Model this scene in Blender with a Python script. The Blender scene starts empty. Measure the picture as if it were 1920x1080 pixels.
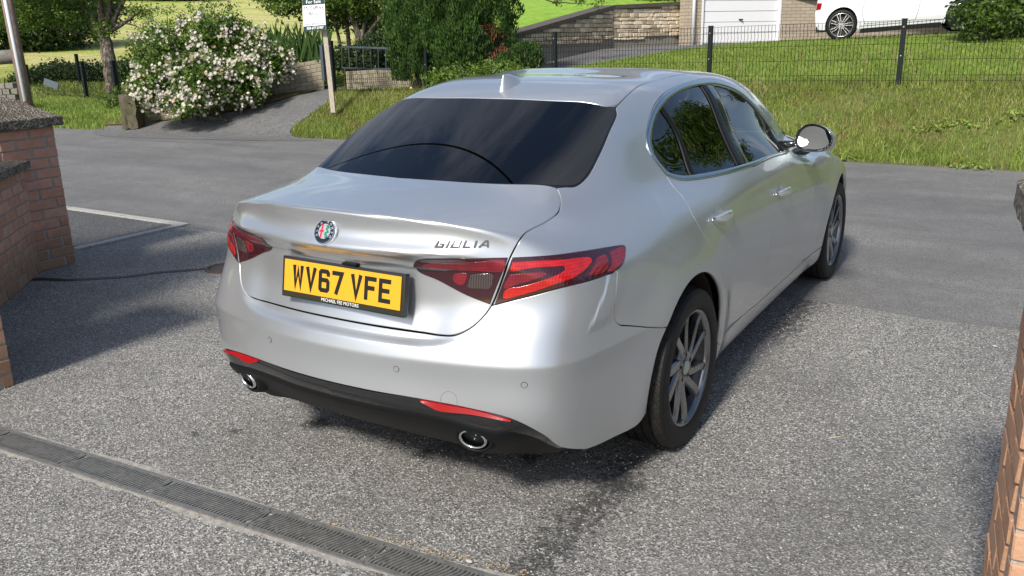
import bpy, bmesh, math, random
import numpy as np
from mathutils import Vector, Matrix, geometry
PI = math.pi
SC = bpy.context.scene
COL = SC.collection
rnd = random.Random(7)
nrs = np.random.RandomState(11)

# ------------------------------------------------------------------ camera
CAM = dict(f=1608.478, loc=(2.0017, -3.1131, 1.6266), yaw=-0.5525, pitch=0.2861, roll=-0.0199)
def cam_axes():
    y, p, r = CAM['yaw'], CAM['pitch'], CAM['roll']
    fwd = np.array([math.sin(y)*math.cos(p), math.cos(y)*math.cos(p), -math.sin(p)])
    right = np.array([math.cos(y), -math.sin(y), 0.]); up = np.cross(right, fwd)
    return np.array([math.cos(r)*right+math.sin(r)*up, -math.sin(r)*right+math.cos(r)*up, fwd])
CR = cam_axes(); CO = np.array(CAM['loc'])
cam_data = bpy.data.cameras.new('camera'); cam = bpy.data.objects.new('camera', cam_data); COL.objects.link(cam)
m = Matrix.Identity(4)
for i in range(3):
    m[i][0] = CR[0][i]; m[i][1] = CR[1][i]; m[i][2] = -CR[2][i]; m[i][3] = CO[i]
cam.matrix_world = m
cam_data.sensor_width = 36; cam_data.lens = CAM['f']/1920*36
cam_data.clip_start = 0.05; cam_data.clip_end = 2000
SC.camera = cam

# ------------------------------------------------------------------ world, sun, exposure
SUN_EL, SUN_AZ = math.radians(42), math.radians(178)    # azimuth clockwise from +y
world = bpy.data.worlds.new('World'); SC.world = world; world.use_nodes = True
wn = world.node_tree; wn.nodes.clear()
wo = wn.nodes.new('ShaderNodeOutputWorld'); bg = wn.nodes.new('ShaderNodeBackground')
sky = wn.nodes.new('ShaderNodeTexSky'); sky.sky_type = 'NISHITA'; sky.sun_disc = False
sky.sun_elevation = SUN_EL; sky.sun_rotation = SUN_AZ; sky.air_density = 1.0; sky.dust_density = 1.6; sky.ozone_density = 1.5
# broken cloud over the whole sky
tc = wn.nodes.new('ShaderNodeTexCoord'); sep = wn.nodes.new('ShaderNodeSeparateXYZ'); wn.links.new(tc.outputs['Generated'], sep.inputs[0])
mz = wn.nodes.new('ShaderNodeMath'); mz.operation = 'ADD'; mz.inputs[1].default_value = 0.18; wn.links.new(sep.outputs[2], mz.inputs[0])
mm = wn.nodes.new('ShaderNodeMath'); mm.operation = 'MAXIMUM'; mm.inputs[1].default_value = 0.1; wn.links.new(mz.outputs[0], mm.inputs[0])
cx = wn.nodes.new('ShaderNodeCombineXYZ')
for i in range(2):
    dv = wn.nodes.new('ShaderNodeMath'); dv.operation = 'DIVIDE'; wn.links.new(sep.outputs[i], dv.inputs[0]); wn.links.new(mm.outputs[0], dv.inputs[1]); wn.links.new(dv.outputs[0], cx.inputs[i])
mp = wn.nodes.new('ShaderNodeMapping'); mp.inputs['Scale'].default_value = (1.0, 2.0, 1); mp.inputs['Rotation'].default_value = (0, 0, 0.9); wn.links.new(cx.outputs[0], mp.inputs[0])
ns = wn.nodes.new('ShaderNodeTexNoise'); ns.inputs['Scale'].default_value = 1.1; ns.inputs['Detail'].default_value = 9; ns.inputs['Roughness'].default_value = 0.6; ns.inputs['Distortion'].default_value = 0.5
wn.links.new(mp.outputs[0], ns.inputs['Vector'])
cr = wn.nodes.new('ShaderNodeValToRGB'); cr.color_ramp.elements[0].position = 0.52; cr.color_ramp.elements[1].position = 0.80
cr.color_ramp.elements[0].color = (0, 0, 0, 1); cr.color_ramp.elements[1].color = (1, 1, 1, 1)
wn.links.new(ns.outputs[0], cr.inputs[0])
mx = wn.nodes.new('ShaderNodeMix'); mx.data_type = 'RGBA'; wn.links.new(cr.outputs[0], mx.inputs[0]); wn.links.new(sky.outputs[0], mx.inputs[6])
mx.inputs[7].default_value = (9.5, 9.8, 10.3, 1)
wn.links.new(mx.outputs[2], bg.inputs[0]); bg.inputs[1].default_value = 0.10
wn.links.new(bg.outputs[0], wo.inputs[0])
sd = bpy.data.lights.new('sun', 'SUN'); sd.energy = 3.7; sd.angle = math.radians(8); sd.color = (1, 0.95, 0.87)
so = bpy.data.objects.new('sun', sd); COL.objects.link(so)
sdir = Vector((math.sin(SUN_AZ)*math.cos(SUN_EL), math.cos(SUN_AZ)*math.cos(SUN_EL), math.sin(SUN_EL)))
so.rotation_euler = sdir.to_track_quat('Z', 'Y').to_euler(); so.location = (4, -8, 12)
SC.view_settings.view_transform = 'Standard'; SC.view_settings.look = 'None'; SC.view_settings.exposure = 0.42; SC.view_settings.gamma = 1.0; SC.view_settings.use_curve_mapping = False

# ------------------------------------------------------------------ helpers
def link(o, parent=None):
    COL.objects.link(o)
    if parent is not None: o.parent = parent
    return o
def empty(name, label, cat, loc=(0, 0, 0), rz=0, group=None):
    o = bpy.data.objects.new(name, None); o.empty_display_size = 0.2; link(o); o.location = loc; o.rotation_euler = (0, 0, rz)
    o['label'] = label; o['category'] = cat
    if group: o['group'] = group
    return o
def sub_empty(name, parent, loc=(0, 0, 0), rot=(0, 0, 0)):
    o = bpy.data.objects.new(name, None); o.empty_display_size = 0.1; link(o, parent); o.location = loc; o.rotation_euler = rot; return o
def tag(o, label, cat, group=None):
    o['label'] = label; o['category'] = cat
    if group: o['group'] = group
    return o
def kind(o, k): o['kind'] = k; return o
def mesh(name, V, F, mat, parent=None, smooth=False, N=None):
    me = bpy.data.meshes.new(name); me.from_pydata([tuple(map(float, v)) for v in V], [], [tuple(f) for f in F]); 
    if isinstance(mat, (list, tuple)):
        for q in mat: me.materials.append(q)
    elif mat: me.materials.append(mat)
    if smooth or N is not None:
        me.polygons.foreach_set('use_smooth', [True]*len(me.polygons))
    if N is not None: me.normals_split_custom_set_from_vertices([tuple(map(float, n)) for n in N])
    me.update()
    return link(bpy.data.objects.new(name, me), parent)
def bmobj(name, bm, mat, parent=None, smooth=False, bevel=0):
    if bevel: bmesh.ops.bevel(bm, geom=list(bm.edges), offset=bevel, segments=2, affect='EDGES', profile=0.7)
    me = bpy.data.meshes.new(name); bm.normal_update(); bm.to_mesh(me); bm.free()
    if mat: me.materials.append(mat)
    if smooth: me.polygons.foreach_set('use_smooth', [True]*len(me.polygons))
    return link(bpy.data.objects.new(name, me), parent)
def bm_box(bm, c, s, rot=None):
    r = bmesh.ops.create_cube(bm, size=1); vs = r['verts']
    M = Matrix.Translation(c) @ (rot.to_4x4() if rot is not None else Matrix.Identity(4)) @ Matrix.Diagonal((s[0], s[1], s[2], 1))
    bmesh.ops.transform(bm, matrix=M, verts=vs); return vs
def box(name, c, s, mat, parent=None, rot=None, bevel=0):
    bm = bmesh.new(); bm_box(bm, c, s, rot); return bmobj(name, bm, mat, parent, bevel=bevel)
def tube(V, F, pts, rad, n=8, cap=True):
    """append a swept tube to V,F"""
    pts = [Vector(p) for p in pts]; base = len(V); prev = None
    for i, p in enumerate(pts):
        t = (pts[min(i+1, len(pts)-1)]-pts[max(i-1, 0)]).normalized()
        a = prev if prev is not None else (Vector((0, 0, 1)) if abs(t.z) < .9 else Vector((1, 0, 0)))
        u = (a-t*a.dot(t)).normalized(); w = t.cross(u); prev = u
        r = rad[i] if hasattr(rad, '__len__') else rad
        for k in range(n):
            q = p+(u*math.cos(2*PI*k/n)+w*math.sin(2*PI*k/n))*r; V.append(tuple(q))
    for i in range(len(pts)-1):
        for k in range(n):
            a = base+i*n+k; b = base+i*n+(k+1) % n; F.append((a, b, b+n, a+n))
    if cap:
        F.append(tuple(base+k for k in range(n))[::-1]); F.append(tuple(base+(len(pts)-1)*n+k for k in range(n)))
def lathe(prof, n=64, axis='x', closed=False):
    """profile of (offset along axis, radius)"""
    V = []; F = []; m_ = len(prof)
    for k in range(n):
        a = 2*PI*k/n
        for (o, r) in prof: V.append((o, r*math.cos(a), r*math.sin(a)))
    for k in range(n):
        k2 = (k+1) % n
        for j in range(m_-1): F.append((k*m_+j, k*m_+j+1, k2*m_+j+1, k2*m_+j))
    return V, F
def catmull(P, step, closed=False):
    P = [np.array(p, float) for p in P]; n = len(P); out = []
    if n == 2: 
        L = np.linalg.norm(P[1]-P[0]); k = max(1, int(L/step)); return [P[0]+(P[1]-P[0])*i/k for i in range(k+1)]
    segs = n if closed else n-1
    for i in range(segs):
        p1, p2 = P[i], P[(i+1) % n]
        p0 = P[i-1] if (i > 0 or closed) else 2*p1-p2
        p3 = P[(i+2) % n] if (i+2 < n or closed) else 2*p2-p1
        L = np.linalg.norm(p2-p1); k = max(1, int(round(L/step)))
        d01 = max(np.linalg.norm(p1-p0), 1e-6)**.5; d12 = max(L, 1e-6)**.5; d23 = max(np.linalg.norm(p3-p2), 1e-6)**.5
        m1 = (p2-p1)+d12*((p1-p0)/d01-(p2-p0)/(d01+d12)); m2 = (p2-p1)+d12*((p3-p2)/d23-(p3-p1)/(d12+d23))
        for j in range(k):
            t = j/k; out.append((2*t**3-3*t**2+1)*p1+(t**3-2*t**2+t)*m1+(-2*t**3+3*t**2)*p2+(t**3-t**2)*m2)
    if not closed: out.append(P[-1])
    return out
# ------------------------------------------------------------------ materials
def MAT(name, base=(.5, .5, .5), rough=.5, metal=0., coat=0., spec=None, **kw):
    m_ = bpy.data.materials.new(name); m_.use_nodes = True; b = m_.node_tree.nodes['Principled BSDF']
    b.inputs['Base Color'].default_value = (*base, 1); b.inputs['Roughness'].default_value = rough; b.inputs['Metallic'].default_value = metal
    b.inputs['Coat Weight'].default_value = coat; b.inputs['Coat Roughness'].default_value = kw.get('coat_rough', .03)
    if spec is not None: b.inputs['Specular IOR Level'].default_value = spec
    return m_
def nd(m_, t, **kw):
    n_ = m_.node_tree.nodes.new(t)
    for k, v in kw.items():
        if k.startswith('i_'): n_.inputs[k[2:].replace('_', ' ')].default_value = v
        else: setattr(n_, k, v)
    return n_
def lk(m_, a, b): m_.node_tree.links.new(a, b)
def bsdf(m_): return m_.node_tree.nodes['Principled BSDF']
def coords(m_, kind_='Object', scale=None, rot=None):
    t = nd(m_, 'ShaderNodeTexCoord'); o = t.outputs[kind_]
    if scale is not None or rot is not None:
        mp_ = nd(m_, 'ShaderNodeMapping'); lk(m_, o, mp_.inputs[0]); o = mp_.outputs[0]
        if scale is not None: mp_.inputs['Scale'].default_value = scale if hasattr(scale, '__len__') else (scale,)*3
        if rot is not None: mp_.inputs['Rotation'].default_value = rot
    return o
def noise(m_, vec, scale, detail=4, rough=.55, dist=0):
    n_ = nd(m_, 'ShaderNodeTexNoise'); n_.inputs['Scale'].default_value = scale; n_.inputs['Detail'].default_value = detail; n_.inputs['Roughness'].default_value = rough
    n_.inputs['Distortion'].default_value = dist; lk(m_, vec, n_.inputs['Vector']); return n_.outputs[0]
def ramp(m_, fac, stops):
    r = nd(m_, 'ShaderNodeValToRGB'); e = r.color_ramp.elements
    while len(e) < len(stops): e.new(.5)
    for i, (p, c) in enumerate(stops): e[i].position = p; e[i].color = (*c, 1) if hasattr(c, '__len__') else (c, c, c, 1)
    lk(m_, fac, r.inputs[0]); return r.outputs[0]
def mixc(m_, fac, a, b, mode='MIX'):
    x = nd(m_, 'ShaderNodeMix', data_type='RGBA', blend_type=mode)
    for v, i in ((fac, 0), (a, 6), (b, 7)):
        if hasattr(v, 'links'): lk(m_, v, x.inputs[i])
        elif i == 0: x.inputs[0].default_value = v
        else: x.inputs[i].default_value = (*v, 1)
    return x.outputs[2]
def bump(m_, h, strength=.3, dist=.01, normal=None):
    b = nd(m_, 'ShaderNodeBump'); b.inputs['Strength'].default_value = strength; b.inputs['Distance'].default_value = dist; lk(m_, h, b.inputs['Height'])
    if normal is not None: lk(m_, normal, b.inputs['Normal'])
    return b.outputs[0]
def setc(m_, out, name='Base Color'): lk(m_, out, bsdf(m_).inputs[name])
def objrand(m_, c1, c2):
    oi = nd(m_, 'ShaderNodeObjectInfo'); return mixc(m_, oi.outputs['Random'], c1, c2)
def glassmat(name, tint, refl=.9, rough=.01, ior=1.5):
    m_ = bpy.data.materials.new(name); m_.use_nodes = True; nt = m_.node_tree; nt.nodes.clear()
    o = nt.nodes.new('ShaderNodeOutputMaterial'); t = nt.nodes.new('ShaderNodeBsdfTransparent'); t.inputs[0].default_value = (*tint, 1)
    g = nt.nodes.new('ShaderNodeBsdfGlossy'); g.inputs['Roughness'].default_value = rough; g.inputs[0].default_value = (refl, refl, refl, 1)
    fr = nt.nodes.new('ShaderNodeFresnel'); fr.inputs[0].default_value = ior; mx_ = nt.nodes.new('ShaderNodeMixShader')
    nt.links.new(fr.outputs[0], mx_.inputs[0]); nt.links.new(t.outputs[0], mx_.inputs[1]); nt.links.new(g.outputs[0], mx_.inputs[2]); nt.links.new(mx_.outputs[0], o.inputs[0])
    return m_
# ------------------------------------------------------------------ car body surface (implicit, metres, rear axle at origin)
class Spl:
    def __init__(s, xs, ys):
        X_ = np.array(xs, float); Y_ = np.array(ys, float); n = len(xs); h = np.diff(X_)
        A = np.zeros((n, n)); r = np.zeros(n); A[0, 0] = A[-1, -1] = 1
        for i in range(1, n-1):
            A[i, i-1] = h[i-1]; A[i, i] = 2*(h[i-1]+h[i]); A[i, i+1] = h[i]
            r[i] = 6*((Y_[i+1]-Y_[i])/h[i]-(Y_[i]-Y_[i-1])/h[i-1])
        m_ = np.linalg.solve(A, r); t = np.linspace(X_[0], X_[-1], 6001); j = np.clip(np.searchsorted(X_, t)-1, 0, n-2)
        hh = X_[j+1]-X_[j]; a = (X_[j+1]-t)/hh; b = (t-X_[j])/hh
        v = a*Y_[j]+b*Y_[j+1]+((a**3-a)*m_[j]+(b**3-b)*m_[j+1])*hh*hh/6
        d0 = (v[1]-v[0])/(t[1]-t[0]); d1 = (v[-1]-v[-2])/(t[1]-t[0])
        s.x = X_; s.t = np.concatenate([[t[0]-20], t, [t[-1]+20]]); s.v = np.concatenate([[v[0]-20*d0], v, [v[-1]+20*d1]])
    def __call__(s, q): return np.interp(q, s.t, s.v)
PLAN = Spl([-1.2, -0.9, -0.5, 0.0, 0.6, 1.2, 1.8, 2.4, 2.82, 3.2, 3.5, 3.7],
    [0.8, 0.825, 0.8853, 0.9131, 0.9155, 0.9116, 0.9127, 0.9151, 0.9059, 0.8683, 0.7841, 0.6219])
INS = Spl([0.1, 0.2, 0.32, 0.45, 0.6, 0.72, 0.82, 0.9, 0.97, 1.03, 1.1, 1.2],
    [0.1, 0.052, 0.026, 0.012, 0.0, 0.005, 0.018, 0.036, 0.064, 0.105, 0.17, 0.3])
YC = Spl([0.1, 0.2, 0.3, 0.4, 0.5, 0.6, 0.7, 0.8, 0.9, 1.0, 1.1, 1.2],
    [-0.9004, -0.9861, -1.0464, -1.094, -1.1053, -1.1012, -1.0799, -1.0386, -1.0331, -1.0269, -1.0662, -1.0861])
ZU = Spl([0.0, 0.2, 0.35, 0.45, 0.52, 0.57, 0.62],
    [0.703, 0.702, 0.703, 0.715, 0.745, 0.795, 0.87])
BX = Spl([0.1, 0.4, 0.6, 0.8, 0.95, 1.1],
    [0.2876, 0.2772, 0.2704, 0.3107, 0.3609, 0.3899])
DECK = Spl([-1.3, -1.06, -0.8, -0.5, -0.2, 0.2],
    [1.0765, 1.0869, 1.112, 1.119, 1.1396, 1.1497])
HOOD = Spl([1.8, 2.1, 2.5, 3.0, 3.4, 3.6, 3.8],
    [1.0422, 0.9814, 0.9795, 0.8672, 0.7964, 0.7433, 0.5933])
ROOF = Spl([-0.9, -0.55, -0.3, 0.05, 0.3, 0.6, 0.9, 1.2, 1.5, 1.8, 2.1, 2.4],
    [1.0137, 1.1169, 1.2469, 1.3917, 1.4411, 1.4482, 1.4633, 1.4471, 1.4272, 1.3756, 1.2582, 1.0914])
WG = Spl([0.9, 1.0, 1.1, 1.2, 1.3, 1.4, 1.5],
    [0.8422, 0.7637, 0.728, 0.6831, 0.6319, 0.5661, 0.4627])
WGY = Spl([-0.9, -0.5, -0.2, 0.1, 0.5, 1.0, 1.5, 2.0, 2.5],
    [-0.2215, -0.1294, -0.0567, -0.041, -0.0039, -0.0053, -0.0173, -0.0717, -0.1361])
DC = [0.1226, 0.2242, 0.0267, 0.1218]; FRONT = 3.6
def smax(a,b,k):
    h=np.maximum(k-np.abs(a-b),0)/k
    return np.maximum(a,b)+h*h*h*k/6
def smin(a,b,k): return -smax(-a,-b,k)
def sst(t): 
    t=np.clip(t,0,1); return t*t*t*(t*(6*t-15)+10)
def f_lower(x,y,z):
    ax=np.abs(x)
    ins=INS(z)
    # rocker tuck and wheel arch flare
    r0=np.hypot(y,z-.33); r1=np.hypot(y-2.82,z-.33)
    fl=.022*np.exp(-((r0-.40)/.11)**2)+.016*np.exp(-((r1-.40)/.11)**2)
    d=z-.622; cr=.20*np.sqrt(d*d+.005**2)*np.exp(-(d/.11)**2)
    yl=-.623-.84*(.848-z)
    du=.007*sst((y-yl+.012)/.014)*sst((yl+.17-y)/.14)*sst((z-.68)/.06)*sst((.90-z)/.03)
    side=ax-(PLAN(y)-ins+fl*sst((.95-z)/.2)-cr*sst((-.15-y)/.3)+du)
    rc=.026*(1-sst((ax-.34)/.22))*sst((z-ZU(ax)+.046)/.030)*(1-.35*sst((z-.74)/.12))*(1-sst((z-.917+.008)/.013))
    rear=YC(z)+BX(z)*ax**2+rc+cr-y
    b=smax(side,rear,.22)
    # front
    b=smax(b,y-(FRONT+.05-.35*ax**2-.25*(z-.5)**2),.25)
    dk=DECK(y)-DC[0]*ax**2-DC[1]*ax**4
    hd=HOOD(y)-.05*ax**2-.05*ax**4
    t=sst((y-.2)/1.6); top=z-(dk*(1-t)+hd*t)
    ktop=.10*np.ones_like(x)
    # sharp lip at rear centre, round shoulder at sides
    b=smax(b,top,.02+.12*sst((y+1.0)/.35))
    return smax(b,.17-z,.05)
def f_upper(x,y,z):
    ax=np.abs(x)
    roof=(z-(ROOF(y)-DC[2]*ax**2-DC[3]*ax**4))*.9
    side=(ax-(WG(z)+WGY(y)))*.9
    return smax(smax(roof,side,.16),.97-z,.06)
def FB(x,y,z):
    a=f_lower(x,y,z); b=f_upper(x,y,z)
    return smin(a,b,.16)
def FN(P): return FB(P[:, 0], P[:, 1], P[:, 2])
def march(o, d, t0, t1, sgn=1.0):
    """first surface crossing along rays; sgn=+1 from outside, -1 from inside"""
    N = len(d); o = np.broadcast_to(o, d.shape).copy(); t = np.full(N, t0, float); g = FN(o+d*t[:, None])*sgn
    for _ in range(26):
        t = t+np.clip(g*.75, -.02, .25); t = np.minimum(t, t1); g = FN(o+d*t[:, None])*sgn
    for _ in range(4):
        e = 4e-4; g2 = FN(o+d*(t+e)[:, None])*sgn; sl = (g2-g)/e; sl = np.where(np.abs(sl) < .05, -.5, sl)
        t = t-np.clip(g/sl, -.01, .01); g = FN(o+d*t[:, None])*sgn
    return o+d*t[:, None], np.abs(g) < 2e-3
def gradn(P, h=8e-4):
    g = np.stack([FN(P+e)-FN(P-e) for e in np.eye(3)*h], -1); return g/np.linalg.norm(g, axis=1)[:, None]
def pxhit(uv):
    """points on the car body seen at photo positions uv"""
    uv = np.array(uv, float); d = np.stack([(uv[:, 0]-960)/CAM['f'], -(uv[:, 1]-540)/CAM['f'], np.ones(len(uv))], -1) @ CR; d /= np.linalg.norm(d, axis=1)[:, None]
    return march(CO, d, 1.2, 8.)[0]
# ------------------------------------------------------------------ domains in which body panels are cut
def A2(P): return np.array(P, float).reshape(-1, len(P[0]))
class DomSide:
    @staticmethod
    def to2(P): return P[:, [1, 2]]
    @staticmethod
    def to3(Q): n = len(Q); o = np.stack([np.full(n, 1.3), Q[:, 0], Q[:, 1]], 1); return march(o, np.tile([-1., 0, 0], (n, 1)), 0, 1.25)[0]
class DomTop:
    @staticmethod
    def to2(P): return P[:, [0, 1]]
    @staticmethod
    def to3(Q): n = len(Q); o = np.stack([Q[:, 0], Q[:, 1], np.full(n, 1.7)], 1); return march(o, np.tile([0., 0, -1], (n, 1)), 0, 1.2)[0]
class DomTube:
    @staticmethod
    def to2(P): return np.stack([np.arctan2(P[:, 0], P[:, 2]-.6)*.8, P[:, 1]], 1)
    @staticmethod
    def to3(Q):
        n = len(Q); ph = Q[:, 0]/.8; o = np.stack([np.zeros(n), Q[:, 1], np.full(n, .6)], 1)
        return march(o, np.stack([np.sin(ph), np.zeros(n), np.cos(ph)], 1), .25, 1.4, -1.)[0]
class DomX:
    @staticmethod
    def to2(P): return np.stack([P[:, 0], np.arctan2(-(P[:, 1]+.55), P[:, 2]-.82)*.38], 1)
    @staticmethod
    def to3(Q):
        n = len(Q); ps = Q[:, 1]/.38; o = np.stack([Q[:, 0], np.full(n, -.55), np.full(n, .82)], 1)
        return march(o, np.stack([np.zeros(n), -np.sin(ps), np.cos(ps)], 1), .08, .9, -1.)[0]
class DomCyl:
    @staticmethod
    def to2(P): return np.stack([np.arctan2(P[:, 0], -(P[:, 1]+.2))*.88, P[:, 2]], 1)
    @staticmethod
    def to3(Q):
        n = len(Q); th = Q[:, 0]/.88; o = np.stack([np.zeros(n), np.full(n, -.2), Q[:, 1]], 1)
        return march(o, np.stack([np.sin(th), -np.cos(th), np.zeros(n)], 1), .4, 1.4, -1.)[0]
class DomFront:
    @staticmethod
    def to2(P): return P[:, [0, 2]]
    @staticmethod
    def to3(Q): n = len(Q); o = np.stack([Q[:, 0], np.full(n, 4.3), Q[:, 1]], 1); return march(o, np.tile([0., -1, 0], (n, 1)), 0, 1.6)[0]
def resample(curves, dom, step):
    """curves: list of 3D (or 2D) point lists, each smooth, joined at corners -> closed 2D polyline"""
    out = []
    for cv in curves:
        cv = A2(cv); q = dom.to2(cv) if cv.shape[1] == 3 else cv
        pts = catmull(list(q), step); out += pts[:-1]
    res = [out[0]]
    for p in out[1:]:
        if np.linalg.norm(p-res[-1]) > step*.25: res.append(p)
    if np.linalg.norm(res[-1]-res[0]) < step*.25: res.pop()
    return np.array(res)
def area2(P): x, y = P[:, 0], P[:, 1]; return .5*np.sum(x*np.roll(y, -1)-y*np.roll(x, -1))
def inset(P, d):
    """P counter-clockwise; move boundary inwards by d"""
    e = np.roll(P, -1, 0)-P; e /= np.linalg.norm(e, axis=1)[:, None]+1e-12; n = np.stack([-e[:, 1], e[:, 0]], 1); n0 = np.roll(n, 1, 0)
    b = n+n0; L = np.linalg.norm(b, axis=1)[:, None]; b = b/np.maximum(L, .3); c = np.maximum((b*n).sum(1), .45)[:, None]
    return P+b*(d/c)
def inside(P, poly):
    x, y = P[:, 0], P[:, 1]; r = np.zeros(len(P), bool); n = len(poly)
    for i in range(n):
        x1, y1 = poly[i]; x2, y2 = poly[(i+1) % n]
        if y1 == y2: continue
        c = ((y1 > y) != (y2 > y)) & (x < (x2-x1)*(y-y1)/(y2-y1)+x1); r ^= c
    return r
def triang(poly, step, holes=()):
    mn, mxx = poly.min(0), poly.max(0); h = step*.87
    ys = np.arange(mn[1]+h*.5, mxx[1], h); pts = []
    for i, y in enumerate(ys): xs = np.arange(mn[0]+(i % 2)*step*.5+step*.25, mxx[0], step); pts.append(np.stack([xs, np.full(len(xs), y)], 1))
    G = np.concatenate(pts) if pts else np.zeros((0, 2))
    if len(G):
        G = G[inside(G, poly)]
        for hq in holes: G = G[~inside(G, hq)]
        B_ = np.concatenate([poly]+list(holes)); keep = np.ones(len(G), bool)
        for i in range(0, len(G), 2000):
            d = ((G[i:i+2000, None]-B_[None])**2).sum(2).min(1); keep[i:i+2000] = d > (step*.5)**2
        G = G[keep]
    co = [Vector(p) for p in poly]; ed = [(i, (i+1) % len(poly)) for i in range(len(poly))]
    for hq in holes:
        b = len(co); co += [Vector(p) for p in hq]; ed += [(b+i, b+(i+1) % len(hq)) for i in range(len(hq))]
    nb = len(co); co += [Vector(p) for p in G]
    v, e, f, ov, oe, of = geometry.delaunay_2d_cdt(co, ed, [], 0, 1e-7, True)
    V = np.array([tuple(p) for p in v]); idx = [-1]*len(co)
    for i, o in enumerate(ov):
        for k in o: idx[k] = i
    F = [tuple(t) for t in f]; cc = np.array([V[list(t)].mean(0) for t in F]); ok = inside(cc, poly)
    for hq in holes: ok &= ~inside(cc, hq)
    F = [t for t, k in zip(F, ok) if k and abs(area2(V[list(t)])) > 1e-9]
    F = [t if area2(V[list(t)]) > 0 else t[::-1] for t in F]
    return V, F, idx[:nb]
def flipmesh(V, F, N): 
    V = V.copy(); V[:, 0] *= -1; N = N.copy(); N[:, 0] *= -1; return V, [t[::-1] for t in F], N
def panel(name, dom, curves, mat, parent, step=.014, gap=.0018, off=0., depth=.014, bstep=None, both=False, holes=(), soft=.0016, fit=0):
    P = resample(curves, dom, bstep or step*.8)
    if area2(P) < 0: P = P[::-1]
    H = [resample(h, dom, bstep or step*.8) for h in holes]
    PB = inset(P, gap); PA = inset(P, gap+soft)
    V2, F, bi = triang(PA, step, H)
    V3 = dom.to3(V2); 
    if FLIP.get(dom): F = [t[::-1] for t in F]
    N = gradn(V3)
    a = V3[F[0][0]]; nn = np.cross(V3[F[0][1]]-a, V3[F[0][2]]-a)
    tot = sum(float(np.dot(np.cross(V3[t[1]]-V3[t[0]], V3[t[2]]-V3[t[0]]), N[t[0]])) for t in F[::max(1, len(F)//60)])
    if tot < 0: F = [t[::-1] for t in F]
    flip = tot < 0
    V3 = V3+N*off
    if fit:
        V3o = V3.copy()
        ia, ib, ic = ((1, 2, 0) if fit == 1 else (0, 1, 2)); u_, w_ = V3[:, ia], V3[:, ib]; u0, w0_ = u_.mean() if fit == 1 else 0., w_.mean()
        terms = [(a_, b_) for a_ in range(5) for b_ in range(4) if a_+b_ <= 4 and (fit == 1 and a_+b_ <= 3 or fit == 2 and (a_, b_) in ((0, 0), (0, 1), (0, 2), (2, 0), (2, 1)))]
        def DM(u, w): return np.stack([(u-u0)**a_*(w-w0_)**b_ for a_, b_ in terms], 1)
        co_ = np.linalg.lstsq(DM(u_, w_), V3[:, ic], rcond=None)[0]; h_ = 1e-3
        du_ = (DM(u_+h_, w_)-DM(u_-h_, w_)) @ co_/2/h_; dw_ = (DM(u_, w_+h_)-DM(u_, w_-h_)) @ co_/2/h_
        V3[:, ic] = DM(u_, w_) @ co_; N = np.zeros_like(V3); N[:, ic] = 1; N[:, ia] = -du_; N[:, ib] = -dw_; N /= np.linalg.norm(N, axis=1)[:, None]; V3 = V3o
    nb = len(PA); B3 = dom.to3(PB); NB = gradn(B3)
    iA = [bi[i] for i in range(nb)]
    out = B3+NB*off-V3[iA]; out -= NB*(out*NB).sum(1)[:, None]; out /= np.linalg.norm(out, axis=1)[:, None]+1e-9
    B1 = B3+NB*(off-.0012*soft/.0016); B2 = B3+NB*(off-depth)
    b0 = len(V3); Vall = np.concatenate([V3, B1, B2]); Nb = NB+out*.9; Nb /= np.linalg.norm(Nb, axis=1)[:, None]
    Nall = np.concatenate([N, Nb, out]); Fall = list(F)
    for i in range(nb):
        j = (i+1) % nb; q1 = (iA[i], b0+i, b0+j, iA[j]); q2 = (b0+i, b0+nb+i, b0+nb+j, b0+j)
        if flip: q1 = q1[::-1]; q2 = q2[::-1]
        Fall += [q1, q2]
    o = mesh(name, Vall, Fall, mat, parent, N=Nall)
    if both:
        Vm, Fm, Nm = flipmesh(Vall, Fall, Nall); return o, mesh(name, Vm, Fm, mat, parent, N=Nm)
    return o
FLIP = {}
def strip(name, c1, c2, mat, parent, n=60, off=.003, bulge=.002, rows=5, both=True, depth=.01):
    """raised trim between two curves lying on the body"""
    def rs(c):
        c = np.array(catmull(list(A2(c)), .01)); s = np.concatenate([[0], np.cumsum(np.linalg.norm(np.diff(c, axis=0), axis=1))]); t = np.linspace(0, s[-1], n)
        return np.stack([np.interp(t, s, c[:, k]) for k in range(3)], 1)
    a, b = rs(c1), rs(c2); V = []; F = []
    for i in range(rows+2):
        t = min(max((i-1)/(rows-1), 0), 1); p = a*(1-t)+b*t; N = gradn(p); g = FN(p)[:, None]
        h = off+bulge*4*t*(1-t) if 0 < i < rows+1 else -depth
        V.append(p-N*g+N*h)
    V = np.concatenate(V)
    for r in range(rows+1):
        for k in range(n-1): F.append((r*n+k, r*n+k+1, (r+1)*n+k+1, (r+1)*n+k))
    Nn = np.cross(V[F[len(F)//2][1]]-V[F[len(F)//2][0]], V[F[len(F)//2][3]]-V[F[len(F)//2][0]])
    if np.dot(Nn, gradn(V[F[len(F)//2][0]][None])[0]) < 0: F = [t[::-1] for t in F]
    o = mesh(name, V, F, mat, parent, smooth=True)
    if both: mesh(name, V*[-1, 1, 1], [t[::-1] for t in F], mat, parent, smooth=True)
    return o
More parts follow.
